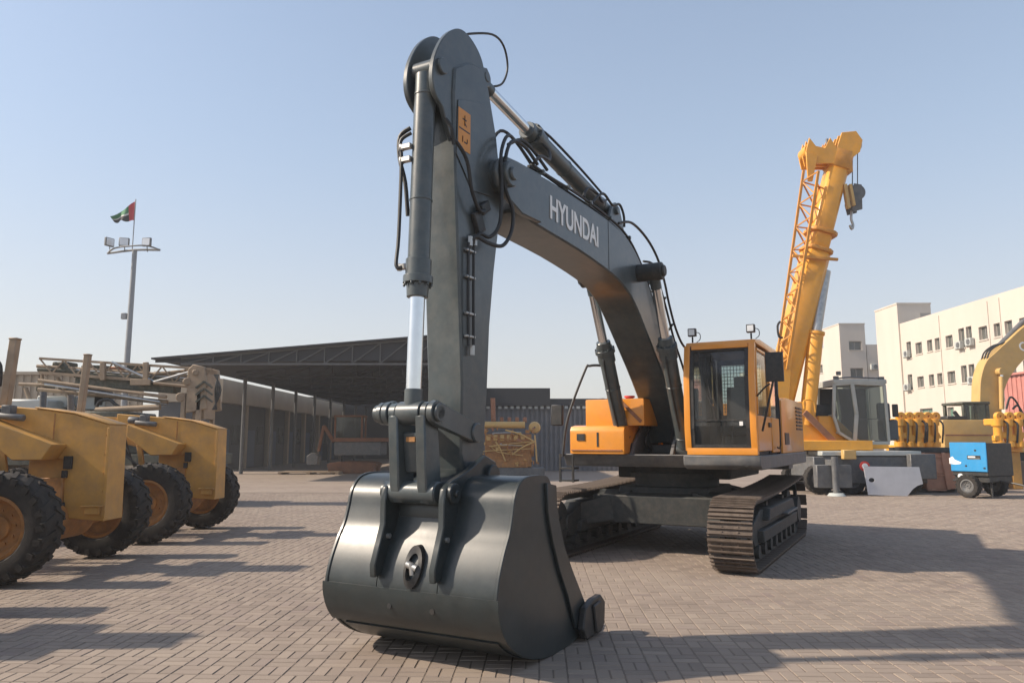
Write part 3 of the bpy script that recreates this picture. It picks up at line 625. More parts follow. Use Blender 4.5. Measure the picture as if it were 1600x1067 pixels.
def lettering(body, w, h, M, m, parent, bold=.008, name='lettering'):
    cu = bpy.data.curves.new(name, 'FONT'); cu.body = body; cu.size = 1; cu.extrude = .003; cu.offset = bold; cu.resolution_u = 5
    t = bpy.data.objects.new(name, cu); col.objects.link(t)
    me = bpy.data.meshes.new_from_object(t.evaluated_get(bpy.context.evaluated_depsgraph_get())); bpy.data.objects.remove(t)
    xs = [v.co.x for v in me.vertices]; ys = [v.co.y for v in me.vertices]
    S = Matrix.Diagonal((w / (max(xs) - min(xs)), h / (max(ys) - min(ys)), 1, 1)) @ Matrix.Translation((-(max(xs) + min(xs)) / 2, -(max(ys) + min(ys)) / 2, 0))
    me.transform(M @ S); me.materials.clear(); me.materials.append(m)
    o = bpy.data.objects.new(name, me); col.objects.link(o); o.parent = parent; return o
lettering('HYUNDAI', 1.44, .275, tM, WHITE, boom, .022)
for s in (-1, 1): kb = MB(); kb.cyl((2.42, .25 * s, 4.27), (2.42, .64 * s, 4.27), .13, n=24); kb.cyl((2.42, .63 * s, 4.27), (2.42, .68 * s, 4.27), .085, n=12); kb.build('cylinder_boss', UNDER, boom, .01)
ab = MB()
for s in (-1, 1): y0, y1 = sorted((.10 * s, .15 * s)); ab.prism([(2.45, 4.52), (3.35, 4.74), (3.15, 5.12), (2.98, 5.22), (2.82, 5.16)], y0, y1)
ab.cyl((2.98, -.19, 5.09), (2.98, .19, 5.09), .06); ab.build('cylinder_bracket', GREY, boom, .01)
for y in (.33, -.33): MB().cyl((.10, y - .1, 1.98), (.10, y + .1, 1.98), .17, n=24).build('foot_boss', GREY, boom, .01)
# ---- hydraulic cylinders
def cylinder(name, p0, p1, frac, rb, rr, y=0., eye=.1):
    a, b = Vector((p0[0], y, p0[1])), Vector((p1[0], y, p1[1])); d = (b - a).normalized(); L = (b - a).length; g0 = a + d * L * frac
    m = MB(); m.cyl(a + d * eye * .6, g0, rb, n=28); m.cyl(a - Vector((0, rb * 1.05, 0)), a + Vector((0, rb * 1.05, 0)), eye, n=20)
    for t in (.12, .62): m.cyl(a + d * L * frac * t, a + d * (L * frac * t + .025), rb * 1.06, n=28)
    br = m.build(name, GREY, ex, .006)
    gl = MB(); gl.cyl(g0 - d * .20, g0 + d * .01, rb * 1.16, n=28); gl.cyl(g0 - d * .05, g0 + d * .02, rb * 1.34, n=28); gl.cyl(g0 + d * .02, g0 + d * .14, rb * 1.02, rb * .95, n=28)
    side = d.orthogonal().normalized(); s2 = d.cross(side)
    for k in range(10): q = g0 + (side * cos(k * .628) + s2 * sin(k * .628)) * rb * 1.22; gl.cyl(q + d * .018, q + d * .045, .012, n=6)
    gl.build('gland', GREY, br, .004)
    MB().cyl(g0 + d * .1, b - d * eye * 1.6, rr, n=24).build('rod', CHROME, br)
    e = MB(); e.cyl(b - d * eye * 2.4, b - d * eye * .5, rr * 1.15, n=20); e.cyl(b - Vector((0, rb * .9, 0)), b + Vector((0, rb * .9, 0)), eye, n=20); e.build('rod_eye', GREY, br, .006)
    return br, a, d, L, g0
for s in (1, -1):
    br, a, d, L, g0 = cylinder('boom_cylinder', (1.0, 1.68), (2.42, 4.27), .60, .118, .072, .50 * s, .11)
    MB().tube([a + d * .3 + Vector((0.13, 0, 0.02)), a + d * .8 + Vector((.145, 0, -.05)), g0 - d * .25 + Vector((.14, 0, -.07)), g0 - d * .1 + Vector((.10, 0, -.05))], .016, 8, 3).build('steel_line', HOSE, br)
br, a, d, L, g0 = cylinder('arm_cylinder', (2.98, 5.09), (6.58, 5.50), .66, .108, .062, 0, .10)
MB().tube([a + d * .4 + Vector((0, .10, .09)), a + d * 1.2 + Vector((0, .11, .10)), g0 - d * .3 + Vector((0, .10, .10)), g0 - d * .08 + Vector((0, .06, .10))], .016, 8, 3).build('steel_line', HOSE, br)
# ---- arm (stick)
arp = [(7.14, 1.70), (7.13, 2.3), (7.19, 3.1), (7.26, 4.0), (7.30, 4.6), (7.32, 5.0), (7.30, 5.25), (7.05, 5.42), (6.80, 5.48), (6.68, 5.30), (6.52, 4.86), (6.43, 4.42), (6.42, 4.20), (6.48, 3.85), (6.56, 3.45), (6.64, 2.9), (6.68, 2.3), (6.74, 1.72), (6.84, 1.42), (7.04, 1.42)]
arm = MB().prism(arp, -.19, .19).build('arm', GREY, ex, .018, smooth=30)
earp = smooth_poly([(6.70, 5.30), (6.74, 5.52), (6.84, 5.64), (7.00, 5.71), (7.16, 5.71), (7.32, 5.62), (7.48, 5.45), (7.60, 5.22), (7.63, 5.02), (7.58, 4.88), (7.46, 4.80)], 3) + [(7.36, 4.62), (7.20, 4.42), (6.95, 4.75)]
for s in (-1, 1):
    y0, y1 = sorted((.115 * s, .165 * s)); MB().prism(earp, y0, y1).build('ear_plate', GREY, arm, .008, smooth=30)
for px_, pz_, hw, r in ((7.50, 5.17, .20, .075), (6.58, 5.50, .12, .055), (6.55, 4.43, .24, .16), (6.94, 1.50, .25, .125)): MB().cyl((px_, -hw, pz_), (px_, hw, pz_), r, n=24).build('pin_boss', GREY, arm, .008)
for y0 in (-.11, .07): MB().prism([(6.58, 5.60), (6.50, 5.52), (6.54, 5.42), (6.80, 5.20), (6.95, 5.45)], y0, y0 + .04).build('rod_lug', GREY, arm, .008)
sp_ = MB(); sp_.prism([(7.28, 4.42), (7.26, 4.95), (6.98, 5.05), (6.80, 5.1), (6.60, 4.85), (6.50, 4.42), (6.62, 4.2), (7.0, 4.15)], .1925, .2005); sp_.build('doubler_plate', GREY, arm, .004)
dc = MB().bx(7.04, 7.255, .2455, .249, 4.49, 4.88); dco = MB().bx(7.05, 7.26, .2012, .2045, 4.49, 4.88).build('warning_decal', DECALO, arm, smooth=0)
dsg = MB()                                       # pictogram marks on the decal
for p0, p1 in (((7.12, 4.79), (7.19, 4.79)), ((7.155, 4.83), (7.155, 4.73)), ((7.12, 4.73), (7.155, 4.76)), ((7.11, 4.57), (7.16, 4.57)), ((7.11, 4.57), (7.11, 4.61)), ((7.19, 4.56), (7.19, 4.62)), ((7.06, 4.685), (7.25, 4.685))):
    dsg.bar((p0[0], .2048, p0[1]), (p1[0], .2048, p1[1]), .002, .014)
dsg.build('pictogram', BLACK, dco, smooth=0)
# ---- bucket cylinder and linkage
PA, PB = (7.61, 2.04), (7.56, 1.38)
br, a, d, L, g0 = cylinder('bucket_cylinder', (7.50, 5.17), PA, .635, .098, .068, 0, .085)
ln = MB(); ln.tube([(7.60, -.08, 4.55), (7.62, -.17, 4.50), (7.63, -.18, 4.40), (7.63, -.16, 4.30), (7.66, -.15, 3.6), (7.70, -.14, 3.32), (7.68, -.09, 3.30)], .017, 8, 4); ln.build('steel_line', HOSE, br)
MB().tube([(7.56, -.12, 4.62), (7.58, -.22, 4.55), (7.58, -.22, 4.35), (7.58, -.15, 4.1), (7.56, -.13, 3.8)], .02, 8, 4).build('hose', HOSE, br)
for z in (4.42, 4.30, 3.32): cn_ = MB(); cn_.box((7.62, -.11, z), (.05, .10, .05)); cn_.cyl((7.62, -.165, z - .03), (7.62, -.165, z + .03), .028, n=6); cn_.build('fitting', STEEL, br, .006)
lt = MB(); segs = [(-.38, -.33, .075), (-.33, -.28, .095), (-.27, -.21, .10), (-.20, -.13, .088), (-.12, .12, .10), (.13, .19, .092), (.20, .26, .10), (.26, .29, .075)]
for y0, y1, r in segs: lt.cyl((PA[0], y0, PA[1]), (PA[0], y1, PA[1]), r, n=24)
lt.cyl((PA[0], -.38, PA[1]), (PA[0], .29, PA[1]), .06)
lt.build('link_pin', GREY, ex, .006)
hl = MB(); ax = Vector((PB[0] - PA[0], PB[1] - PA[1])).normalized()
for y0, y1 in ((-.19, -.09), (.09, .19)): hl.prism([(PA[0] + .10, PA[1] - .02), (PA[0] - .10, PA[1] - .02), (PB[0] - .12, PB[1] + .05), (PB[0] - .08, PB[1] - .09), (PB[0] + .06, PB[1] - .09), (PB[0] + .11, PB[1] + .05)], y0, y1)
hl.prism([(PA[0] + .02, PA[1] - .16), (PA[0] - .07, PA[1] - .16), (PB[0] - .06, PB[1] + .16), (PB[0] + .02, PB[1] + .16)], -.095, .095)
hl.cyl((PB[0], -.25, PB[1]), (PB[0], .25, PB[1]), .095, n=24); hl.build('tipping_link', GREY, ex, .012)
MB().bx(7.632, 7.645, -.04, .05, 1.80, 1.84).build('link_tag', RIM, ex, smooth=0)
for s in (-1, 1):
    y0, y1 = sorted((.195 * s, .25 * s)); m = MB().prism([(PA[0] + .08, PA[1] + .04), (PA[0], PA[1] + .11), (6.98, 1.97), (6.90, 1.88), (6.98, 1.79), (PA[0] + .02, PA[1] - .10)], y0, y1)
    m.cyl((6.98, .19 * s, 1.88), (6.98, .27 * s, 1.88), .09, n=20); m.build('side_link', GREY, ex, .01)
# ---- bucket
YB = .05; HW = .82
bprof = smooth_poly([(6.78, 1.40), (6.86, 1.49), (7.05, 1.51), (7.30, 1.49), (7.43, 1.38), (7.48, 1.22), (7.53, 1.08), (7.61, .95), (7.69, .78), (7.73, .62), (7.71, .48), (7.63, .34), (7.46, .20), (7.20, .085), (6.85, .015), (6.45, .015), (6.18, .045), (5.98, .085)], 4)
def off(poly, dd):
    r = []
    for i, p in enumerate(poly):
        a_, b_ = Vector(poly[max(i - 1, 0)]), Vector(poly[min(i + 1, len(poly) - 1)]); t = (b_ - a_).normalized(); r.append((p[0] - t.y * dd, p[1] + t.x * dd))
    return r
inner = off(bprof, -.028)
if min(p[1] for p in inner) < min(p[1] for p in bprof): inner = off(bprof, .028); SGN = -1
else: SGN = 1
bk = MB(); ring = lambda o, i: o + i[::-1]
def shell(mb, o, i, y0, y1):                     # strip by strip, so concave caps stay clean
    n = len(o)
    for k in range(n - 1): mb.add([(o[k][0], y0, o[k][1]), (o[k + 1][0], y0, o[k + 1][1]), (o[k + 1][0], y1, o[k + 1][1]), (o[k][0], y1, o[k][1])], [(0, 1, 2, 3)])
    for k in range(n - 1): mb.add([(i[k][0], y0, i[k][1]), (i[k + 1][0], y0, i[k + 1][1]), (i[k + 1][0], y1, i[k + 1][1]), (i[k][0], y1, i[k][1])], [(3, 2, 1, 0)])
    for y in (y0, y1):
        for k in range(n - 1): mb.add([(o[k][0], y, o[k][1]), (o[k + 1][0], y, o[k + 1][1]), (i[k + 1][0], y, i[k + 1][1]), (i[k][0], y, i[k][1])], [(0, 1, 2, 3)])
    for k in (0, n - 1): mb.add([(o[k][0], y0, o[k][1]), (o[k][0], y1, o[k][1]), (i[k][0], y1, i[k][1]), (i[k][0], y0, i[k][1])], [(0, 1, 2, 3)])
def weld(mb):                                    # merge the strips' shared vertices
    seen = {}; mp = []; nv = []
    for p in mb.v:
        k = tuple(round(c, 5) for c in p)
        if k not in seen: seen[k] = len(nv); nv.append(p)
        mp.append(seen[k])
    mb.v = nv; mb.f = [tuple(mp[i] for i in f) for f in mb.f]; return mb
shell(bk, inner, off(bprof, -.045 * SGN), YB - HW + .02, YB + HW - .02)
bucket = weld(bk).build('bucket', GREYD, ex, smooth=40)
for y0, y1 in ((-HW, -.305), (-.297, .297), (.305, HW)):
    m = MB(); shell(m, bprof, off(bprof, -.027 * SGN), YB + y0, YB + y1); weld(m).build('shell_panel', GREYD, bucket, smooth=40)
for s in (-1, 1):
    y0, y1 = sorted((YB + (HW + .001) * s, YB + (HW + .032) * s))
    sp2 = off(bprof, .012 * SGN) + [(6.12, .27), (6.26, .44), (6.42, .63), (6.58, .84), (6.69, 1.06), (6.76, 1.26)]
    MB().prism(sp2, y0, y1).build('side_plate', GREYD, bucket, .006, smooth=30)
    y0, y1 = sorted((YB + (HW + .033) * s, YB + (HW + .062) * s))
    MB().prism([(6.74, 1.42), (6.93, 1.45), (6.91, 1.2), (6.82, .95), (6.68, .68), (6.52, .45), (6.36, .14), (6.10, .075), (5.96, .10), (6.10, .28), (6.24, .45), (6.40, .64), (6.56, .85), (6.67, 1.07), (6.73, 1.26)], y0, y1).build('edge_doubler', GREYD, bucket, .005)
    y0, y1 = sorted((YB + (HW + .064) * s, YB + (HW + .13) * s))
    sc = MB(); sc.prism([(5.82, .08), (5.90, .02), (6.26, .02), (6.34, .12), (6.28, .30), (6.10, .35), (5.90, .36), (5.80, .28)], y0, y1); y2, y3 = sorted((YB + (HW + .131) * s, YB + (HW + .155) * s)); sc.prism([(5.92, .06), (6.08, .04), (6.14, .30), (5.96, .32)], y2, y3); sc.build('side_cutter', BLACK, bucket, .012, smooth=15)
i0 = min(range(len(bprof)), key=lambda k: abs(bprof[k][1] - .62) + (0 if bprof[k][0] > 7.5 else 9)); i1 = min(range(len(bprof)), key=lambda k: abs(bprof[k][1] - .30) + (0 if bprof[k][0] > 7.3 else 9)); i2 = min(range(len(bprof)), key=lambda k: abs(bprof[k][0] - 6.9) + (0 if bprof[k][1] < .5 else 9))
m = MB(); q = bprof[i0:i1 + 1]; shell(m, off(q, .020 * SGN), off(q, .001 * SGN), YB - HW - .045, YB + HW + .045); weld(m).build('wear_plate', GREYD, bucket, smooth=40)
m = MB(); q = bprof[i1 + 1:i2]; shell(m, off(q, .014 * SGN), off(q, .001 * SGN), YB - HW + .06, YB + HW - .06); weld(m).build('wear_plate', GREYD, bucket, smooth=40)
for y in (-.16, .26):
    c = bprof[(i0 + i1) // 2]; MB().cyl((c[0] + .012, YB + y, c[1]), (c[0] + .028, YB + y, c[1]), .022, n=14).build('plug_hole', BLACK, bucket)
EP = [(6.80, 1.46), (6.84, 1.62), (7.02, 1.68), (7.30, 1.56), (7.56, 1.48), (7.66, 1.42), (7.68, 1.30), (7.68, 1.12), (7.74, .96), (7.80, .80), (7.79, .70), (7.70, .72), (7.40, 1.30), (7.20, 1.47)]
for s in (-1, 1):
    y0, y1 = sorted((YB + .265 * s, YB + .325 * s)); e = MB().prism(EP, y0, y1).build('ear', GREYD, bucket, .008)
    k = MB(); k.cyl((PB[0], YB + .30 * s, PB[1]), (PB[0], YB + .36 * s, PB[1]), .085, n=20); k.cyl((PB[0], YB + .355 * s, PB[1]), (PB[0], YB + .385 * s, PB[1]), .03, n=8); k.build('pin_head', GREYD, e, .008)
    MB().cyl((6.94, YB + .30 * s, 1.50), (6.94, YB + .37 * s, 1.50), .10, n=20).build('pin_head', GREYD, e, .008)
    MB().cyl((7.64, YB + .24 * s, 1.02), (7.64, YB + .345 * s, 1.02), .022, n=10).build('grease_plug', STEEL, e)
pt = MB(); pt.prism([(6.9, 1.50), (7.05, 1.49), (7.40, 1.36), (7.44, 1.22), (7.50, 1.16), (7.50, 1.26), (7.42, 1.46), (7.1, 1.56)], YB - .26, YB + .26); pt.build('ear_bridge', GREYD, bucket, .01)
ey = MB(); c = (7.70, YB + .05, .80)
ring_o = [(cos(2 * pi * i / 28) * .085, sin(2 * pi * i / 28) * .165) for i in range(28)]
for i in range(28):
    a0, a1 = ring_o[i], ring_o[(i + 1) % 28]; v = []
    for sc_, xx in ((1, .0), (1, .075), (.62, .085), (.62, .0)):
        for aa in (a0, a1): v.append((c[0] - .06 + xx - aa[1] * .30 + .0, c[1] + aa[0] * sc_, c[2] + aa[1] * sc_))
    ey.add(v, [(0, 1, 3, 2), (2, 3, 5, 4), (4, 5, 7, 6), (6, 7, 1, 0)])
weld(ey).build('lifting_eye', BLACK, bucket, smooth=40)
MB().cyl((c[0] + .02, c[1] - .05, c[2] + .02), (c[0] + .02, c[1] + .05, c[2] - .01), .03, n=12).cyl((c[0] + .03, c[1], c[2] + .03), (c[0] + .03, c[1] + .01, c[2] - .06), .022, n=10).build('shackle', STEEL, bucket)
for i in range(5):
    y = YB - HW + .12 + i * (2 * HW - .24) / 4
    MB().prism([(6.12, .02), (6.12, .13), (5.94, .16), (5.64, .10), (5.63, .08), (5.94, .02)], y - .06, y + .06).build('tooth', BLACK, bucket, .012)
# ---- hoses and lines on arm and boom
def hose(parent, pts, r=.02, name='hose', n=8): return MB().tube(pts, r, n, 5).build(name, HOSE, parent)
def clamp(parent, p, d=(.06, .05, .04)): return MB().box(p, d).build('clamp', STEEL, parent, .006)
hose(arm, [(7.04, .14, 5.70), (6.98, .14, 5.76), (6.55, .15, 5.97), (6.22, .10, 6.02), (6.06, .06, 5.86), (6.18, .06, 5.62), (6.42, .05, 5.48)], .012, 'cable')
hose(arm, [(7.45, .24, 4.50), (7.36, .27, 4.46), (7.22, .28, 4.34), (7.12, .27, 4.10), (6.98, .27, 3.95), (6.88, .27, 3.98)], .018)
hose(arm, [(7.50, .22, 4.66), (7.46, .26, 4.58), (7.42, .26, 4.44)], .018, 'steel_line')
for x in (7.10, 7.01): hose(arm, [(x, .225, 3.62), (x, .225, 3.2), (x - .01, .225, 2.66)], .013, 'steel_line')
for z in (3.55, 3.30, 2.96, 2.75): clamp(arm, (7.05, .215, z), (.15, .04, .025))
for x, z in ((7.08, 3.64), (7.0, 3.66), (7.03, 2.63)): MB().cyl((x, .23, z - .05), (x, .23, z + .04), .024, n=6).build('fitting', STEEL, arm)
hose(arm, [(7.08, .23, 3.63), (7.02, .26, 3.69), (6.86, .30, 3.66), (6.66, .34, 3.68), (6.52, .36, 3.86), (6.50, .36, 4.08), (6.62, .34, 4.30), (6.58, .33, 4.62), (6.40, .31, 4.84), (6.1, .30, 4.88), (5.8, .29, 4.80)], .019)
hose(arm, [(7.0, .23, 3.66), (6.94, .25, 3.74), (6.8, .28, 3.74), (6.70, .33, 3.9), (6.68, .34, 4.3), (6.68, .33, 4.60), (6.50, .30, 4.86), (6.2, .24, 4.92), (5.8, .22, 4.82)], .018)
ab2 = MB(); ab2.box((6.84, .23, 4.02), (.16, .07, .10), rot=Matrix.Rotation(.6, 3, 'Y')); ab2.box((6.92, .22, 3.86), (.14, .05, .20), rot=Matrix.Rotation(.5, 3, 'Y')); ab2.build('hose_bracket', BLACK, arm, .008)
for k, y in enumerate((.24, .18, .12, -.12, -.18, -.24)):
    pts = [(5.85 - .05 * k, y, 4.80), (5.4, y, 4.80 + .03 * (k % 2)), (4.8, y, 4.83), (4.2, y, 4.84), (3.6, y, 4.83), (3.0, y, 4.79), (2.55, y, 4.66), (2.1, y, 4.40), (1.7, y, 4.04), (1.2, y, 3.56), (.7, y, 3.06), (.25, y, 2.62), (-.2, y, 2.2)]
    hose(boom, pts, .017, 'steel_line')
for x, z in ((5.6, 4.80), (4.9, 4.84), (4.2, 4.85), (3.5, 4.84), (2.75, 4.75), (1.9, 4.24), (1.35, 3.72), (.8, 3.18)): MB().box((x, 0, z - .015), (.05, .56, .05)).build('clamp', GREY, boom, .006)
hose(boom, [(5.85, .27, 4.80), (5.65, .26, 4.95), (5.35, .22, 5.02), (5.20, .14, 5.20), (5.30, .06, 5.30)], .019)
hose(boom, [(6.3, .2, 4.86), (6.05, .22, 5.0), (5.75, .22, 4.98), (5.45, .24, 4.86)], .019)
hose(boom, [(6.4, .0, 4.80), (6.2, .05, 5.08), (5.9, .08, 5.06), (5.5, .10, 4.88)], .018)
hose(boom, [(4.4, .24, 4.86), (4.25, .24, 5.02), (3.9, .22, 5.06), (3.6, .18, 5.04), (3.3, .12, 5.16)], .019)
hose(boom, [(4.15, .26, 4.86), (3.8, .27, 5.08), (3.45, .27, 5.02), (3.2, .28, 5.10), (3.06, .29, 4.98), (3.02, .28, 4.82)], .018)
hose(boom, [(3.3, .30, 4.80), (2.85, .33, 4.92), (2.3, .36, 4.84), (1.9, .40, 4.62), (1.62, .42, 4.30), (1.40, .42, 3.98), (1.1, .43, 3.62), (.75, .46, 3.36), (.35, .55, 3.28), (.10, .62, 3.30)], .019)
hose(boom, [(2.2, .28, 4.50), (1.95, .36, 4.48), (1.6, .36, 4.16), (1.3, .36, 3.84), (.95, .36, 3.44), (.6, .4, 3.0), (.2, .42, 2.5), (-.2, .3, 2.1)], .018)
for p in ((1.70, .37, 4.26), (1.45, .37, 4.0), (1.1, .37, 3.62)): MB().bar((p[0] - .1, .2, p[2] - .12), (p[0] + .05, .40, p[2] + .06), .03).build('clamp', GREY, boom, .004)
for s in (.1, .2, -.1): hose(ex, [(-.2, s, 2.2), (.1, s * 1.5, 2.3), (.5, s * 2, 2.1), (.8, s * 2.2, 1.8), (.6, s * 2, 1.65)], .025)

# ------------------------------------------------------------------ wheels
def wheel(parent, c, R, W, axis=(0, 1, 0), lugs=22, rim=RIM, name='wheel', outer=1, lug_h=.035):
    """tyre with lugs (the part), rim and hub as sub-parts; outer = side (+1/-1 along axis) where the dish shows"""
    c = Vector(c); ax = Vector(axis).normalized(); r = R - lug_h; h = W / 2; ri = R * .56
    prof = [(ri, -h * .78), (ri + .03, -h * .92), (r * .80, -h), (r * .93, -h * .93), (r * .99, -h * .72), (r, -h * .3), (r, h * .3), (r * .99, h * .72), (r * .93, h * .93), (r * .80, h), (ri + .03, h * .92), (ri, h * .78)]
    t = MB().lathe(prof, c, ax, 44)
    a = ax.orthogonal().normalized(); b = ax.cross(a)
    for i in range(lugs):
        for sgn in (-1, 1):
            ang = 2 * pi * (i + (.5 if sgn > 0 else 0)) / lugs; e = a * cos(ang) + b * sin(ang); tg = ax.cross(e); sk = .10 * R
            p0 = c + e * (r - .02) + ax * sgn * h * .05; p1 = c + e * (r - .03) + ax * sgn * h * .98 + tg * sk * 1.4
            w = 2 * pi * R / lugs * .34
            d = (p1 - p0).normalized(); s_ = e.cross(d).normalized()
            v = []
            for p, dr in ((p0, lug_h + .015), (p1, lug_h * .5)):
                for k in (-1, 1): v += [p + s_ * k * w / 2 - e * .03, p + s_ * k * w * .38 + e * dr]
            t.add(v, [(0, 1, 3, 2), (4, 6, 7, 5), (0, 4, 5, 1), (2, 3, 7, 6), (1, 5, 7, 3)])
            p2 = c + e * (r * .86) + ax * sgn * h * .985 + tg * sk * 1.75      # shoulder block
            t.box(p2 + e * .02, (w * 1.0, w * .5, r * .12), rot=Matrix((tg, ax, e)).transposed())
    ty = t.build(name, RUBBER, parent, smooth=32)
    ro = MB(); o = outer
    rp = [(ri + .012, -h * .80), (ri + .012, h * .80), (ri - .03, h * .84), (ri - .035, h * .70), (ri - .06, h * .55 * 1), (ri - .10, h * .30), (R * .22, h * .22), (R * .20, h * .36), (.02, h * .38), (.02, -h * .3), (ri - .06, -h * .3), (ri - .03, -h * .84)]
    ro.lathe([(q, z * o) for q, z in rp], c, ax, 36)
    for i in range(10):
        ang = 2 * pi * i / 10; e = a * cos(ang) + b * sin(ang); ro.cyl(c + e * R * .30 + ax * o * h * .22, c + e * R * .30 + ax * o * (h * .22 + .03), .018, n=6)
    ro.build('rim', rim, ty, smooth=32)
    return ty

# ------------------------------------------------------------------ motor graders at left (x to the nose, nose points right)
def grader(Yc, label, post_x, post_h, first):
    g_ = thing('motor_grader', label, 'grader', (-6.5, Yc, 0), 0, 'motor graders parked side by side')
    for y in (-1.18, 1.18): wheel(g_, (0, y, .72), .72, .46, outer=1 if y > 0 else -1)
    n = MB()                                      # narrow nose frame
    n.prism([(.21, .74), (.79, .70), (.77, 2.04), (.27, 2.19), (-.30, 2.27), (-1.2, 2.34), (-1.2, 1.80), (-.45, 1.62), (.17, 1.55)], -.25, .25)
    nose = n.build('nose_frame', GYEL, g_, .012, smooth=6)
    MB().bx(.755, .80, -.262, -.2505, .74, 2.0).build('corner_strip', GYEL, nose, .004)
    pl = MB().prism([(-.36, 1.06), (.185, .98), (.185, 1.545), (-.36, 1.60)], -.20, .20).build('lower_panel', GYEL, nose, .008)
    ib = MB()                                     # slanted guard box standing proud of the near side
    v = [(-.80, 2.13), (.20, 1.76), (.08, 1.55), (-.33, 1.55), (-.80, 1.90)]
    ib.prism(v, -.62, -.252); ib.build('guard_box', GYEL, nose, .012)
    ibf = MB().prism(v, .252, .62).build('guard_box', GYEL, nose, .012)
    hb_ = MB(); hb_.bx(.18, .30, -.29, -.251, 1.42, 1.60); hb_.bx(.17, .24, -.30, -.251, 1.30, 1.40); hb_.build('hinge', BLACK, nose, .006)
    MB().bx(.17, .235, -.275, -.251, .74, .96).build('hinge', BLACK, nose, .006)
    sk_ = MB(); sk_.bx(.50, .78, -.34, -.253, .90, .92); sk_.bx(.55, .74, -.32, -.253, .80, .899); sk_.build('tow_bracket', GYEL, nose, .005)
    lg = MB(); lg.cyl((-.75, -.40, 2.17), (-.35, -.40, 2.13), .05, n=12); lg.box((-.6, -.36, 2.25), (.14, .14, .12)); lg.cyl((-.9, -.36, 2.22), (-.7, -.36, 2.20), .07, n=12); lg.build('steering_cylinder', DGREY, nose, .01)
    for k in range(5):
        y = -.30 - .05 * k; MB().tube([(-1.0 - .1 * k, y, 1.9), (-.75 + .05 * k, y - .05, 1.35), (-.50 + .06 * k, y, 1.15), (-.30 + .04 * k, y + .05, .95), (-.12, y + .1, .80)], .02, 6, 4).build('hose', HOSE, g_)
    MB().bar((-.70, -.30, 1.75), (-.55, -.30, .95), .10, .05).build('stay', GYEL, g_, .008); MB().bar((-1.05, -.28, 1.80), (-1.10, -.28, .70), .09, .06).build('stay', RIM, g_, .008)
    MB().bx(-.02, .0, -.2535, -.2505, 1.64, 2.20).build('panel_seam', RIM, nose, smooth=0)
    for k in range(5): MB().cyl((.73, -.258, .85 + k * .26), (.73, -.25, .85 + k * .26), .016, n=8).build('bolt', GYEL, nose)
    MB().prism([(-.30, 2.275), (.27, 2.195), (.77, 2.045), (.77, 2.06), (.27, 2.212), (-.30, 2.292)], -.262, .262).build('top_strip', GYEL, nose, .003)
    ax_ = MB(); ax_.cyl((0, -1.0, .70), (0, 1.0, .70), .15, n=16); ax_.cyl((0, -.42, .72), (0, .42, .72), .30, n=24); ax_.bx(-.2, .2, -.3, .3, .5, 1.3); ax_.cyl((-.30, -.9, .82), (-.30, .9, .82), .05); ax_.build('front_axle', RIM, g_, .01)
    po = MB(); po.bar((post_x, .05, 2.1), (post_x + .07, .05, post_h), .11, .12); po.box((post_x + .07, .05, post_h + .01), (.13, .13, .03)); po.build('lamp_post', TANP, g_, .01)
    if first:
        mb = MB(); mb.tube([(post_x - .30, .0, 2.2), (post_x - .34, -.02, 2.75), (post_x - .18, -.02, 2.98), (post_x - .06, -.02, 2.90), (post_x - .06, 0, 2.6)], .025, 8, 5); mb.box((post_x - .30, 0, 3.22), (.22, .12, .16)); mb.box((post_x - .33, 0, 2.7), (.26, .12, .5)); mb.build('head_lamp', BLACK, g_, .03)
    fm_ = MB(); fm_.bar((-.9, 0, 2.05), (-3.1, 0, 2.15), .36, .42); fm_.bar((-3.0, 0, 2.14), (-4.6, 0, 1.45), .36, .42); fm_.build('main_beam', GYEL, g_, .015)
    dbr = MB(); dbr.bar((-.2, 0, .85), (-2.6, -.5, .62), .12); dbr.bar((-.2, 0, .85), (-2.6, .5, .62), .12); dbr.cyl((-2.7, 0, .62), (-2.7, 0, .74), .7, n=32); dbr.build('drawbar', RIM, g_, .01)
    mb_ = MB(); arc = [(-2.75 - .25 * cos(t), .38 + .33 * sin(t)) for t in [(-1 + 2 * k / 8) * 1.2 for k in range(9)]]; inn = [(x + .03, z) for x, z in arc]
    mb_.prism(arc + inn[::-1], -1.75, 1.75, Matrix.Translation((-2.7, 0, 0)) @ Matrix.Rotation(.5, 4, 'Z') @ Matrix.Translation((2.7, 0, 0))); mb_.build('moldboard', RIM, g_)
    for y in (-.55, .55): MB().cyl((-2.4, y, .75), (-2.55, y * .8, 2.75), .06).build('lift_cylinder', DGREY, g_)
    cbm = MB(); cbm.bx(-6.2, -4.7, -.75, .75, 1.3, 1.95)
    for x in (-6.15, -4.75):
        for y in (-.70, .70): cbm.bar((x, y, 1.95), (x, y, 3.2), .09)
    cbm.bx(-6.3, -4.6, -.82, .82, 3.2, 3.32); co_ = cbm.build('cab', GYEL, g_, .015)
    gl_ = MB(); gl_.bx(-6.12, -4.78, -.72, -.70, 1.96, 3.19); gl_.bx(-6.12, -4.78, .70, .72, 1.96, 3.19); gl_.build('cab_window', GLASSK, co_, smooth=0)
    MB().prism([(-8.6, 1.15), (-6.25, 1.15), (-6.25, 2.35), (-8.4, 2.2), (-8.6, 2.0)], -.6, .6).build('engine_hood', GYEL, g_, .03)
    tb_ = MB(); tb_.bx(-8.5, -4.4, -.35, .35, .75, 1.15); tb_.build('rear_frame', RIM, g_, .02)
    for x in (-5.9, -7.5):
        for y in (-1.18, 1.18): wheel(g_, (x, y, .72), .72, .46, outer=1 if y > 0 else -1)
    return g_
grader(10.83, 'nearest yellow motor grader at the left edge, nose pointing at the bucket', -.95, 3.30, True)
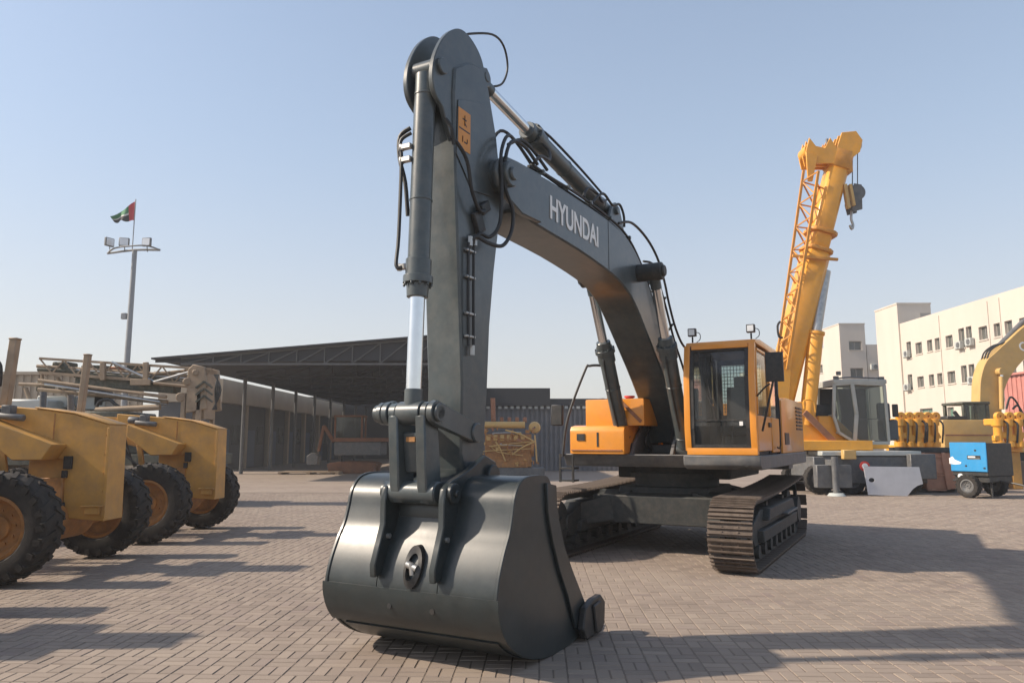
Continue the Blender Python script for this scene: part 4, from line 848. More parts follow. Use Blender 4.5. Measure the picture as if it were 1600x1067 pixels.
grader(14.72, 'second yellow motor grader with its whole nose in view behind the nearest one', -2.1, 3.52, False)
grader(6.95, 'third yellow motor grader of the row, outside the left edge, casting the foreground shadow', -.95, 3.3, False)

# ------------------------------------------------------------------ sand-coloured lattice boom rig behind the graders
YR = 22.0
def P2(px, py, Y=YR): return at_y(px, py, Y)
rg = thing('drilling_rig', 'sand coloured truck rig with lattice mast lying flat behind the graders', 'drilling rig', (P2(200, 640).x, YR, 0))
mm = MB(); TL, TR_, BL, BR = (62, 560), (330, 577), (62, 582), (330, 602)
L_ = 14
def lerp(a, b, t): return (a[0] + (b[0] - a[0]) * t, a[1] + (b[1] - a[1]) * t)
for dY in (-.45, .45):
    mm.bar(P2(*TL, YR + dY), P2(*TR_, YR + dY), .07); mm.bar(P2(*BL, YR + dY), P2(*BR, YR + dY), .08)
    for k in range(L_):
        t0, t1 = k / L_, (k + 1) / L_
        a_, b_ = (TL, TR_), (BL, BR)
        if k % 2: a_, b_ = b_, a_
        mm.bar(P2(*lerp(*a_, t0), YR + dY), P2(*lerp(*b_, t1), YR + dY), .035)
for k in range(L_ + 1):
    t = k / L_; mm.bar(P2(*lerp(TL, TR_, t), YR - .45), P2(*lerp(TL, TR_, t), YR + .45), .035); mm.bar(P2(*lerp(BL, BR, t), YR - .45), P2(*lerp(BL, BR, t), YR + .45), .035)
mast = mm.build('lattice_mast', TANP, rg, smooth=0)
for px in (161, 228): MB().bar(P2(px, 566, YR - .52), P2(px, 594, YR - .52), .14, .10).build('mast_post', TANP, rg, .01)
MB().bar(P2(125, 592, YR - .1), P2(278, 604, YR - .1), .5, .42).build('feed_beam', OLIVE, rg, .02)
for a_, b_, r in (((60, 594), (260, 620), .05), ((70, 600), (250, 628), .04), ((150, 641), (250, 636), .09), ((175, 566), (240, 596), .04), ((240, 597), (300, 580), .04), ((240, 598), (320, 606), .05)):
    MB().cyl(P2(*a_, YR - .55), P2(*b_, YR - .5), r, n=10).build('feed_pipe', TANP if r > .045 else STEEL, rg)
hd = MB()
for dY in (-.5, .5): 
    q = [P2(306, 580), P2(314, 572), P2(332, 576), P2(336, 640), P2(302, 646)]
    hd.prism([(p.x, p.z) for p in q], YR + dY - .06, YR + dY + .06)
hd.bx(P2(312, 600).x, P2(330, 600).x, YR - .4, YR + .4, P2(320, 655).z, P2(320, 585).z); hd.build('head_frame', TANP, rg, .02)
for px, py, r in ((292, 596, .11), (282, 620, .13), (305, 582, .09)): MB().cyl(P2(px, py, YR - .62), P2(px, py, YR - .35), r, n=18).build('rotary_head', TANP, rg, .02)
for k in range(4): MB().tube([P2(335 + k * 2, 585, YR - .6), P2(345 - k * 3, 610, YR - .65), P2(332 + k * 2, 640, YR - .6)], .025, 6, 4).build('hose', HOSE, rg)
hz_ = MB(); 
MB().tube([P2(150, 640, YR - .5), P2(155, 628, YR - .5), P2(170, 624, YR - .5), P2(182, 633, YR - .5), P2(195, 640, YR - .5)], .05, 8, 4).build('hose', HOSE, rg)
for a_, b_, r, m in (((58, 572), (300, 588), .05, TANP), ((60, 577), (200, 584), .07, OLIVE), ((95, 570), (120, 586), .09, OLIVE), ((120, 578), (300, 592), .05, STEEL), ((30, 600), (140, 604), .05, TANP), ((60, 608), (262, 628), .06, TANP), ((120, 612), (262, 632), .035, STEEL), ((90, 590), (118, 640), .05, TANP), ((300, 620), (320, 655), .03, STEEL), ((240, 585), (300, 578), .05, TANP), ((40, 606), (52, 640), .06, TANP), ((66, 570), (66, 640), .04, TANP)):
    MB().cyl(P2(*a_, YR - .3), P2(*b_, YR - .25), r, n=10).build('feed_pipe', m, rg)
for px, py, w_, h_, m in ((100, 574, .5, .3, OLIVE), (150, 577, .7, .22, OLIVE), (190, 580, .6, .25, RUST), (215, 578, .5, .3, OLIVE), (255, 586, .45, .2, DGREY), (120, 604, .9, .22, DGREY), (70, 604, .3, .3, OLIVE), (160, 622, .3, .5, DGREY), (90, 628, 1.0, .35, LGREY), (150, 630, .8, .4, LGREY)):
    q = P2(px, py); MB().box((q.x, YR + .05, q.z), (w_, .5, h_)).build('rig_module', m, rg, .03)
MB().bx(P2(225, 600).x - .1, P2(250, 600).x, YR - .62, YR - .56, P2(240, 604).z, P2(240, 595).z).build('gusset', TANP, rg, .008)
for k in range(3):                                # chevron webbing on the head
    q0, q1, q2 = P2(306, 606 + k * 11, YR - .58), P2(319, 596 + k * 11, YR - .58), P2(332, 606 + k * 11, YR - .58); m_ = MB(); m_.bar(q0, q1, .05); m_.bar(q1, q2, .05); m_.build('head_web', OLIVE, rg)
x0, x1 = P2(30, 650).x, P2(345, 650).x
tb_ = MB(); tb_.bx(x0, x1, YR - 1.1, YR + 1.1, 1.15, 1.45); tb_.build('truck_bed', OLIVE, rg, .02)
tb_ = MB(); tb_.bx(x0 + 1.6, x0 + 3.6, YR - 1.0, YR + 1.0, 1.455, 2.65); tb_.build('power_pack', OLIVE, rg, .04)
tb_ = MB(); tb_.bx(x0 + .2, x0 + 1.4, YR - 1.0, YR + 1.0, 1.455, 3.0); tb_.build('compressor', LGREY, rg, .05)
for dx in (-.9, -.45):
    for dy in (-.5, .5): MB().bar((x1 + dx, YR + dy, 1.455), (x1 + dx, YR + dy, 3.2), .12).build('mast_rest', TANP, rg, .01)
for x in (x0 + .8, x0 + 2.0, x1 - .9):
    for y in (YR - 1.0, YR + 1.0): wheel(rg, (x, y, .55), .55, .34, lugs=18, outer=1 if y > YR else -1, lug_h=.02)
cbx = MB(); cbx.prism([(x0 - 2.0, .8), (x0 - .15, .8), (x0 - .15, 2.75), (x0 - 1.5, 2.75), (x0 - 2.0, 1.9)], YR - 1.1, YR + 1.1); cbx.build('truck_cab', TANP, rg, .05); reloc(None, rg)

# ------------------------------------------------------------------ light mast with flag
YM = 42.0
lmX = P2(196, 600, YM).x
lm = thing('light_mast', 'tall grey lighting mast with three floodlights behind the left machines', 'light mast', (lmX, YM, 0))
zt = P2(205, 392, YM).z
MB().cyl((lmX, YM, 0), (lmX, YM, zt), .19, .13, n=16).build('pole', POLE, lm)
m_ = MB(); a_, b_ = P2(168, 396, YM), P2(250, 392, YM); m_.tube([(a_.x, YM, a_.z), (lmX, YM, zt + .05), (b_.x, YM, b_.z + .05)], .07, 8, 4); m_.tube([(a_.x, YM, a_.z), (a_.x + .6, YM - .4, a_.z + .2), (lmX, YM - .5, zt + .15), (b_.x - .6, YM - .4, b_.z + .2), (b_.x, YM, b_.z + .05)], .05, 8, 4); m_.build('crossarm', POLE, lm)
for px, rot in ((176, 1.1), (199, .25), (234, -.15)):
    p = P2(px, 381, YM); m_ = MB(); R_ = Matrix.Rotation(rot, 3, 'Z'); m_.box((p.x, YM - .35, p.z), (.55, .16, .5), rot=R_); m_.bar((p.x, YM - .3, p.z - .22), (p.x, YM - .2, p.z - .55), .06)
    fl_ = m_.build('floodlight', DGREY, lm, .03); q = Vector((p.x, YM - .35, p.z)) + R_ @ Vector((0, -.083, 0)); MB().box(q, (.45, .012, .4), rot=R_).build('lens', LAMPG, fl_, smooth=0)
p = P2(191, 496, YM); MB().bx(lmX - .5, lmX - .2, YM - .1, YM + .1, p.z - .1, p.z + .25).build('junction_box', POLE, lm, .02)
reloc(None, lm)
tp = P2(212, 314, YM)
fs = thing('flag', 'red green white and black flag on a thin staff above the light mast', 'flag', (tp.x, YM, zt))
MB().cyl((tp.x, YM, zt), (tp.x, YM, tp.z + .1), .03, n=8).build('staff', POLE, fs)
FR, FG, FWh, FB = mat('flag_red', (.50, .06, .07), .8), mat('flag_green', (.05, .20, .09), .8), mat('flag_white', (.55, .55, .53), .8), mat('flag_black', (.03, .03, .035), .8)
hz = tp.z; Hh = tp.z - P2(212, 345, YM).z; Ln = tp.x - P2(174, 345, YM).x
def fpt(u, v):                                    # u 0..1 along fly, v 0..1 up the hoist; drooping and rippled
    droop = .80 * u ** .85 * (v) + .0 * u
    return (tp.x - u * Ln * (1 - .12 * (1 - v)), YM + .16 * sin(u * 9 + v * 2) * u ** .6, hz - Hh + v * Hh - droop * Hh * 1.0 + .04 * sin(u * 12) * Hh - .06 * u * (1 - v))
def strip(name, m, u0, u1, v0, v1, nu=18, nv=5):
    f = MB()
    for k in range(nu):
        for j in range(nv):
            a, b, c, d = u0 + (u1 - u0) * k / nu, u0 + (u1 - u0) * (k + 1) / nu, v0 + (v1 - v0) * j / nv, v0 + (v1 - v0) * (j + 1) / nv
            f.add([fpt(a, c), fpt(b, c), fpt(b, d), fpt(a, d)], [(0, 1, 2, 3)])
    return weld(f).build(name, m, fs, smooth=60)
strip('red_band', FR, 0, .27, 0, 1); strip('green_stripe', FG, .27, 1, .55, 1); strip('white_stripe', FWh, .27, 1, .42, .55); strip('black_stripe', FB, .27, 1, 0, .42)
reloc(None, fs)

# ------------------------------------------------------------------ small orange excavator and pallet under the canopy, yellow engine
YS = 44.0
SHADEO = mat('shaded_orange', (.20, .085, .04), .7, 0, .25, 3)  # orange darkened in its colour for the shade under the canopy
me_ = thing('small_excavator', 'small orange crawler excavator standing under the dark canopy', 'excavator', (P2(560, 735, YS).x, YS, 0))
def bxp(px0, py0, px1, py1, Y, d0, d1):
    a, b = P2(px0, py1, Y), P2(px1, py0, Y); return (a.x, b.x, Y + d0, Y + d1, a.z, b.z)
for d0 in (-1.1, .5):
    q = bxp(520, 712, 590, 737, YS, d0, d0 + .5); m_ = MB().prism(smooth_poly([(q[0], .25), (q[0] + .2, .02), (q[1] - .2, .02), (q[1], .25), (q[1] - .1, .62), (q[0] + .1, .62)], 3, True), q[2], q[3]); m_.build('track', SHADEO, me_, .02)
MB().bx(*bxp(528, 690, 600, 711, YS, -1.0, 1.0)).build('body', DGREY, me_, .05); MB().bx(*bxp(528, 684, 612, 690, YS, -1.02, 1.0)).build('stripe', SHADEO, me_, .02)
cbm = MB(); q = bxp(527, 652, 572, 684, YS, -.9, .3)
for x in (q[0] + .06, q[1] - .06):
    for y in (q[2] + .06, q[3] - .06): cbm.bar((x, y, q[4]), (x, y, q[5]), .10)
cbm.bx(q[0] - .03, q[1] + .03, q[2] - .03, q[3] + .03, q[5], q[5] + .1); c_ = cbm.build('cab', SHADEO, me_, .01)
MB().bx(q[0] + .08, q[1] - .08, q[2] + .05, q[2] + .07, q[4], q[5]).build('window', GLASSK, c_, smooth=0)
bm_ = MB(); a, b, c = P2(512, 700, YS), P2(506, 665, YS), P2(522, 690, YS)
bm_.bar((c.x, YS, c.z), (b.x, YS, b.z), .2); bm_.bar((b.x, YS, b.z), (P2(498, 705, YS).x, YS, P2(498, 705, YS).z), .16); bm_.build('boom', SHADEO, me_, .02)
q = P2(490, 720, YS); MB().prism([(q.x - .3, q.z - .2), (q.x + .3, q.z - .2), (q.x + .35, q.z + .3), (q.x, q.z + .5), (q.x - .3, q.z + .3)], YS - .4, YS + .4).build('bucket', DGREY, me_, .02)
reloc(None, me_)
pa = thing('pallet', 'low timber pallet lying before the small orange excavator', 'pallet', (P2(490, 738, 43).x, 42.6, 0))
for k in range(6): MB().bx(-1.7, 1.7, -.75 + k * .27, -.55 + k * .27, .10, .14).build('plank', TANP, pa, .004)
for k in range(3): MB().bx(-1.7 + k * 1.6, -1.5 + k * 1.6, -.75, .8, 0, .098).build('bearer', TANP, pa, .004)
# row of parked items in the canopy's shade
YE = 37.5
en = thing('diesel_engine', 'yellow brown diesel engine on a dark skid behind the bucket', 'engine', (P2(800, 745, YE).x, YE, 0))
def eb(name, m, px0, py0, px1, py1, d0=-.5, d1=.5, bv=.03): return MB().bx(*bxp(px0, py0, px1, py1, YE, d0, d1)).build(name, m, en, bv)
eb('skid', DGREY, 752, 730, 850, 742, -.6, .6); blk = eb('engine_block', RIM, 758, 678, 830, 729); eb('oil_pan', RIM, 765, 716, 825, 730, -.53, .3)
p0, p1 = P2(757, 664, YE), P2(820, 664, YE); MB().cyl((p0.x, YE - .35, p0.z), (p1.x, YE - .35, p1.z), .17, n=20).build('intake_manifold', CATY, en)
for k in range(6): q = P2(764 + k * 10.5, 684, YE); MB().box((q.x, YE - .52, q.z), (.22, .10, .30)).build('cylinder_head', CATY, blk, .03); 
for k in range(6): q = P2(764 + k * 10.5, 703, YE); MB().cyl((q.x, YE - .50, q.z), (q.x, YE - .60, q.z), .10, n=12).build('inspection_cover', RIM, blk, .01)
q = P2(835, 668, YE); MB().lathe([(.05, -.15), (.24, -.12), (.30, 0), (.24, .12), (.05, .15)], (q.x, YE - .35, q.z), (0, 1, 0), 24).build('turbocharger', CATY, en)
for a, b in (((790, 672), (835, 690)), ((800, 710), (836, 690)), ((835, 680), (838, 720)), ((775, 690), (790, 720))): u, v = P2(*a, YE), P2(*b, YE); MB().tube([(u.x, YE - .60, u.z), ((u.x + v.x) / 2, YE - .68, (u.z + v.z) / 2 + .08), (v.x, YE - .60, v.z)], .04, 8, 4).build('pipe', CATY, en)
q, r = P2(771, 660, YE), P2(770, 622, YE); MB().cyl((q.x, YE, q.z), (r.x, YE, r.z), .12, n=14).build('exhaust_stack', RUST, en)
for k in range(5): q = P2(772 + k * 12, 657, YE); MB().cyl((q.x, YE - .2, q.z - .1), (q.x, YE - .2, q.z + .16), .10, n=12).build('valve_cover', RUST, en, .02)
rnd = random.Random(3)
for k in range(34):
    q = P2(rnd.uniform(757, 842), rnd.uniform(668, 728), YE); MB().box((q.x, YE - .58 + rnd.uniform(-.04, .06), q.z), (rnd.uniform(.06, .22), .12, rnd.uniform(.05, .2)), rot=Matrix.Rotation(rnd.choice((0, 0, .5, -.4)), 3, 'Y')).build('fitting', rnd.choice((CATY, GYEL, RIM, RUST)), en, .01)
for k in range(9):
    a, b = (rnd.uniform(757, 800), rnd.uniform(668, 725)), (rnd.uniform(800, 842), rnd.uniform(668, 725)); u, v = P2(*a, YE), P2(*b, YE); MB().tube([(u.x, YE - .62, u.z), (u.x, YE - .70, (u.z + v.z) / 2), (v.x, YE - .62, v.z)], .025, 6, 4).build('pipe', rnd.choice((CATY, RIM, STEEL)), en)
q = P2(826, 700, YE); MB().cyl((q.x + .1, YE - .3, q.z), (q.x + .25, YE - .3, q.z), .42, n=24).build('flywheel', RIM, en)
reloc(None, en)

# ------------------------------------------------------------------ mobile crane behind the excavator's cab
YC = 27.0
ck = thing('mobile_crane', 'yellow mobile crane with raised telescopic boom and grey cab behind the excavator', 'crane', (P2(1330, 770, YC).x, YC, 0))
def Pc(px, py, d=0.): p = at_y(px, py, YC); return Vector((p.x, YC + d, p.z))
def cbxp(name, m, px0, py0, px1, py1, d0, d1, par=None, bv=.02): a, b = Pc(px0, py1), Pc(px1, py0); return MB().bx(a.x, b.x, YC + d0, YC + d1, a.z, b.z).build(name, m, par or ck, bv)
ch_ = cbxp('chassis', DGREY, 1252, 712, 1418, 752, -1.2, 1.3); cbxp('deck_plate', LGREY, 1262, 704, 1410, 711, -1.25, 1.3)
cbxp('front_bumper', DGREY, 1250, 724, 1300, 758, -1.55, -1.22); cbxp('tool_locker', DGREY, 1390, 708, 1425, 745, -1.5, -1.22)
for px in (1262, 1310, 1352, 1395):
    for dy in (-1.0, 1.1): q = Pc(px, 760); wheel(ck, (q.x, YC + dy, .52), .52, .36, lugs=18, rim=DGREY, outer=1 if dy > 0 else -1, lug_h=.02)
for px in (1271,):
    a, b = Pc(px, 712, -1.75), Pc(px, 765, -1.75); o_ = MB(); o_.cyl((a.x, YC - 1.75, .10), (a.x, YC - 1.75, a.z), .11, n=14); o_.bar((a.x, YC - 1.75, 1.1), (a.x, YC - 1.0, 1.1), .2); oo = o_.build('outrigger', DGREY, ck, .01)
    MB().cyl((a.x, YC - 1.75, 0), (a.x, YC - 1.75, .10), .30, .22, n=20).build('foot_pad', LGREY, oo, .01)
MB().cyl(Pc(1316, 720, -1.56), Pc(1316, 720, -1.58), .01, n=6).build('marker', REDP, ck)
q = Pc(1319, 726, -1.562); MB().cyl((q.x, q.y - .02, q.z), (q.x, q.y, q.z), .17, n=20).build('warning_disc', REDP, ck); MB().cyl((q.x, q.y - .03, q.z), (q.x, q.y - .021, q.z), .10, n=20).build('warning_disc', WHITE, ck)
cbxp('beacon_box', CATY, 1290, 702, 1308, 716, -1.5, -1.26)
# slewing upper works
cbxp('turntable', CYEL, 1240, 688, 1345, 703, -.9, 1.1); MB().cyl((Pc(1300, 700).x, YC, 1.35), (Pc(1300, 700).x, YC, 1.7), .9, n=32).build('slew_ring', BLACK, ck)
m_ = MB(); q = [Pc(1210, 690), Pc(1205, 650), Pc(1222, 630), Pc(1250, 628), Pc(1290, 690)]
for d in (-.45, .45): m_.prism([(p.x, p.z) for p in q], YC + d - .06, YC + d + .06)
m_.build('boom_cradle', CYEL, ck, .015)
q = [Pc(1275, 650), Pc(1300, 650), Pc(1345, 692), Pc(1275, 692)]
m_ = MB().prism([(p.x, p.z) for p in q], YC - .2, YC + .9); m_.build('engine_cowl', CYEL, ck, .03); cbxp('winch', BLACK, 1274, 632, 1298, 650, 0, .8)
m_ = MB(); a, b = Pc(1245, 645, -.7), Pc(1290, 690, -.7); m_.bar(a, b, .08, .22); m_.build('brace', RUST, ck, .01)
# telescopic boom: nested sections, each a bevelled box
B0, B1 = Pc(1213, 640), Pc(1313, 240); BD = (B1 - B0).normalized(); BL_ = (B1 - B0).length; BN = Vector((BD.z, 0, -BD.x)) ; BY = Vector((0, 1, 0))
def section(name, t0, t1, w, d, m=CYEL, par=None, shift=0.):
    c0, c1 = B0 + BD * BL_ * t0 + BN * shift, B0 + BD * BL_ * t1 + BN * shift; mb = MB(); k = .32
    pr = [(-w / 2, -d / 2 * (1 - k)), (-w / 2 * (1 - k), -d / 2), (w / 2 * (1 - k), -d / 2), (w / 2, -d / 2 * (1 - k)), (w / 2, d / 2 * (1 - k)), (w / 2 * (1 - k), d / 2), (-w / 2 * (1 - k), d / 2), (-w / 2, d / 2 * (1 - k))]
    v = [c0 + BN * x + BY * y for x, y in pr] + [c1 + BN * x + BY * y for x, y in pr]; n = 8
    mb.add(v, [tuple(range(n)), tuple(range(2 * n - 1, n - 1, -1))] + [(i, i + n, (i + 1) % n + n, (i + 1) % n) for i in range(n)])
    return mb.build(name, m, par or ck, .01)
bsec = section('boom_section', -.02, .60, .92, .90); section('boom_section', .55, .99, .74, .74); section('boom_section', .93, 1.0, .84, .85, CYELD)
for t in (.60, .67): section('boom_collar', t, t + .014, 1.04, 1.02, CYELD)
MB().box(B0 + BD * BL_ * .2 + BN * .0 + BY * -.485, (.02, .02, .02)).build('rivet', CYEL, bsec)
# boom head: sheave plates
m_ = MB(); H = B1
for d in (-.42, -.1, .22): 
    q = [Pc(1252, 245), Pc(1258, 222), Pc(1268, 235), Pc(1282, 238), Pc(1290, 222), Pc(1300, 238), Pc(1308, 214), Pc(1330, 212), Pc(1340, 226), Pc(1336, 244), Pc(1312, 262), Pc(1256, 262)]
    m_.prism([(p.x, p.z) for p in q], YC + d, YC + d + .06)
m_.build('boom_head', CYEL, ck, .01)
for px, py, r in ((1328, 232, .30), (1292, 240, .24), (1260, 240, .24)): q = Pc(px, py, 0); MB().cyl((q.x, YC - .38, q.z), (q.x, YC + .26, q.z), r, n=24).build('sheave', LGREY if px > 1300 else CYEL, ck, .02)
MB().box(Pc(1316, 262, 0), (.5, .7, .6)).build('head_block', CYELD, ck, .03)
for px in (1261, 1289): q = Pc(px, 224, -.2); MB().cyl(q - Vector((0, 0, .15)), q + Vector((0, 0, .08)), .05, n=10).build('pin', DGREY, ck)
# stowed lattice jib on the boom's left side
J0, J1 = Pc(1207, 575, -.35), Pc(1250, 272, -.35)
J2, J3 = Pc(1234, 575, .3), Pc(1285, 288, .3); jm = MB()
J4, J5 = Pc(1219, 580, -.7), Pc(1267, 278, -.7)
for a, b in ((J0, J1), (J2, J3), (J4, J5)): jm.bar(a, b, .085)
NJ = 17
for k in range(NJ):
    t0, t1 = k / NJ, (k + 1) / NJ
    for (a, b), (c, d) in (((J0, J1), (J2, J3)), ((J4, J5), (J2, J3)), ((J0, J1), (J4, J5))):
        if k % 2: (a, b), (c, d) = (c, d), (a, b)
        jm.bar(a.lerp(b, t0), c.lerp(d, t1), .045)
jm.build('lattice_jib', CYELD, ck, smooth=0)
m_ = MB(); q = [Pc(1201, 650), Pc(1212, 560), Pc(1230, 560), Pc(1224, 640)]; m_.prism([(p.x, p.z) for p in q], YC - .5, YC - .42); m_.prism([(p.x, p.z) for p in q], YC + .2, YC + .28); m_.build('jib_foot', CYEL, ck, .01)
m_ = MB(); m_.bar(Pc(1230, 405, -.5), Pc(1298, 412, -.62), .10); m_.build('jib_support', CYELD, ck, .01)
q = [Pc(1252, 245), Pc(1270, 250), Pc(1262, 290), Pc(1255, 290)]; MB().prism([(p.x, p.z) for p in q], YC - .48, YC - .40).build('jib_head', CYEL, ck, .01)
MB().tube([Pc(1213, 505, -.4), Pc(1209, 512, -.4), Pc(1211, 528, -.4), Pc(1217, 530, -.4)], .04, 8, 4).build('hose_loop', HOSE, ck)
# luffing cylinder
a, b, c = Pc(1255, 665, -.3), Pc(1270, 520, -.3), Pc(1288, 425, -.1); MB().cyl(a, b, .27, n=24).build('luffing_cylinder', CYEL, ck); MB().cyl(b - (b - a).normalized() * .12, b, .31, n=24).build('cylinder_gland', CYEL, ck, .01); MB().cyl(b, c, .19, n=24).build('luffing_rod', STEEL, ck)
# ropes and hook block
for a, b in (((1338, 235), (1338, 292)), ((1330, 240), (1330, 296)), ((1318, 240), (1318, 292))): MB().cyl(Pc(*a, -.1), Pc(*b, -.1), .018, n=6).build('hoist_rope', BLACK, ck)
m_ = MB()
for d in (-.22, -.06, .10): m_.cyl(Pc(1336, 303, d), Pc(1336, 303, d + .08), .30, n=24)
m_.prism([(p.x, p.z) for p in [Pc(1330, 290), Pc(1342, 292), Pc(1343, 330), Pc(1328, 334), Pc(1324, 318)]], YC - .25, YC - .2); m_.prism([(p.x, p.z) for p in [Pc(1330, 290), Pc(1342, 292), Pc(1343, 330), Pc(1328, 334), Pc(1324, 318)]], YC + .2, YC + .25)
hkb = m_.build('hook_block', DGREY, ck, .01)
MB().tube([Pc(1331, 330, 0), Pc(1330, 342, 0), Pc(1333, 352, 0), Pc(1331, 358, 0), Pc(1328, 352, 0)], .05, 8, 4).build('hook', STEEL, hkb)
MB().bar(Pc(1314, 293, -.3), Pc(1320, 330, -.3), .12, .2).build('rope_wedge', CATY, ck, .01); MB().bar(Pc(1322, 293, -.3), Pc(1328, 326, -.3), .10, .2).build('rope_wedge', CATY, ck, .01)
# crane cab with leaning side window and broad front glass
kd0, kd1 = -.35, 1.05
fr_ = MB()
def kb_(p, q, w=.10, d=0.): fr_.bar(Pc(*p, d), Pc(*q, d), w)
corner = [(1297, 602), (1296, 650), (1304, 676), (1330, 692)]
for d in (kd0, kd1):
    for i in range(3): kb_(corner[i], corner[i + 1], .10, d)
    kb_((1297, 602), (1324, 600), .10, d); kb_((1324, 600), (1331, 648), .13, d); kb_((1331, 648), (1328, 692), .13, d)
    kb_((1324, 600), (1374, 602), .10, d); kb_((1374, 602), (1381, 690), .10, d); kb_((1328, 692), (1382, 692), .12, d)
for p in ((1297, 602), (1296, 650), (1304, 676), (1324, 600), (1374, 602), (1381, 690)): fr_.bar(Pc(*p, kd0), Pc(*p, kd1), .09)
kc = fr_.build('cab', CABG, ck, .015)
a, b = Pc(1295, 601), Pc(1377, 594); MB().bx(a.x, b.x, YC + kd0 - .06, YC + kd1 + .06, a.z, b.z).build('cab_roof', CABG, kc, .03)
m_ = MB(); p = [Pc(1299, 604, kd0 - .0), Pc(1322, 603, kd0), Pc(1329, 648, kd0), Pc(1327, 688, kd0), Pc(1306, 674, kd0), Pc(1298, 650, kd0)]; m_.add(p, [tuple(range(6))]); m_.build('side_window', GLASSK, kc, smooth=0)
m_ = MB(); p = [Pc(1326, 604, kd0), Pc(1372, 605, kd0), Pc(1379, 688, kd0), Pc(1331, 688, kd0), Pc(1333, 648, kd0)]; m_.add(p, [tuple(range(5))]); m_.build('front_window', GLASSK, kc, smooth=0)
m_ = MB(); m_.bx(Pc(1340, 0).x, Pc(1362, 0).x, YC + .2, YC + .7, Pc(0, 688).z, Pc(0, 655).z); m_.bx(Pc(1342, 0).x, Pc(1360, 0).x, YC + .6, YC + .8, Pc(0, 655).z, Pc(0, 628).z); m_.build('seat', SEAT, kc, .05)
MB().bar(Pc(1330, 656, kd0 + .05), Pc(1378, 654, kd0 + .05), .03).build('grab_bar', DGREY, kc)
cbxp('cab_back', INTER, 1300, 604, 1377, 690, kd1 - .03, kd1 + .02, kc); cbxp('cab_floor', CYEL, 1328, 693, 1380, 701, kd0 - .05, kd1, kc)  # dark full-height back panel, added so the cab glass looks dark
m_ = MB(); m_.tube([Pc(1300, 593, -.2), Pc(1324, 590, -.2), Pc(1372, 592, -.2)], .03, 6, 3); m_.box(Pc(1302, 591, -.22), (.16, .14, .12)); m_.box(Pc(1306, 584, -.22), (.14, .12, .14)); m_.box(Pc(1372, 592, -.22), (.18, .14, .12)); m_.build('roof_lamps', DGREY, kc, .01)
m_ = MB(); m_.bar(Pc(1380, 658, -.35), Pc(1390, 656, -.35), .05); m_.box(Pc(1391, 642, -.35), (.2, .1, .46)); m_.build('mirror', BLACK, kc, .03)
MB().tube([Pc(1243, 640, -.8), Pc(1243, 628, -.8), Pc(1256, 628, -.8), Pc(1260, 645, -.8)], .03, 6, 3).build('handrail', CYEL, ck)
reloc(None, ck)

# ------------------------------------------------------------------ right-hand yard: welder, plate, crate, hydraulic units, second excavator
wd = thing('welding_generator', 'blue and black welding generator on four small rubber wheels', 'generator', (14.84, 24.35, 0), radians(-62))
# local x along the blue face (to the right), y away from the viewer
WLn, WD = 1.18, 1.45
w = MB(); w.bx(-WLn / 2, WLn / 2, 0, .045, .84, 1.78); w.build('front_panel', BLUEP, wd, .015)
w = MB(); w.bx(-WLn / 2 + .02, WLn / 2, .046, WD, .70, 1.76); w.build('canopy', BLACK, wd, .02)
w = MB(); w.bx(-WLn / 2 - .02, -WLn / 2 + .018, .046, WD, .84, 1.75); w.build('side_panel', BLUEP, wd, .008)
w = MB(); w.bx(-.55, .56, .12, 1.38, .52, .695); w.bar((-.6, .1, .55), (.6, .1, .55), .08); w.build('frame', BLACK, wd, .01)
for y, o_ in ((.0, -1), (1.50, 1)): wheel(wd, (-.05, y, .38), .38, .26, (0, 1, 0), 18, DGREY, outer=o_, lug_h=.012)
MB().cyl((-.05, .0, .38), (-.05, 1.5, .38), .04).build('axle', BLACK, wd)
MB().bar((.5, .3, .05), (.5, .3, .55), .05).build('jack_leg', BLACK, wd); MB().bar((-.05, .3, .36), (-.05, .3, .55), .05).build('spring_hanger', BLACK, wd); MB().bar((-.05, 1.2, .36), (-.05, 1.2, .55), .05).build('spring_hanger', BLACK, wd)
w = MB(); w.tube([(.5, .7, .55), (1.2, .7, .45), (1.5, .7, .30), (1.6, .7, .28)], .03, 8, 3); w.build('tow_bar', BLACK, wd)
MB().cyl((-.28, -.03, .68), (-.28, .0, .68), .09, n=14).build('jerry_cap', WHITE, wd, .01)
MB().bx(-.02, .40, -.008, -.001, 1.24, 1.36).build('name_plate', BLACK, wd, smooth=0)
MB().bx(.01, .24, -.012, -.0085, 1.29, 1.335).build('plate_print', WHITE, wd, smooth=0); MB().bx(.02, .38, -.012, -.0085, 1.255, 1.265).build('plate_print', LGREY, wd, smooth=0)
p_ = MB(); p_.prism([(-.62, 1.08), (-.62, 1.26), (-.50, 1.32), (-.44, 1.22), (-.22, 1.13), (-.26, 1.08), (-.44, 1.06)], -.006, -.001); p_.build('swoosh_mark', WHITE, wd, smooth=0)
for x, z in ((.25, 1.52), (.50, .96), (-.08, 1.02)): MB().bx(x - .03, x + .03, -.015, -.001, z - .02, z + .03).build('latch', BLACK, wd, .004)
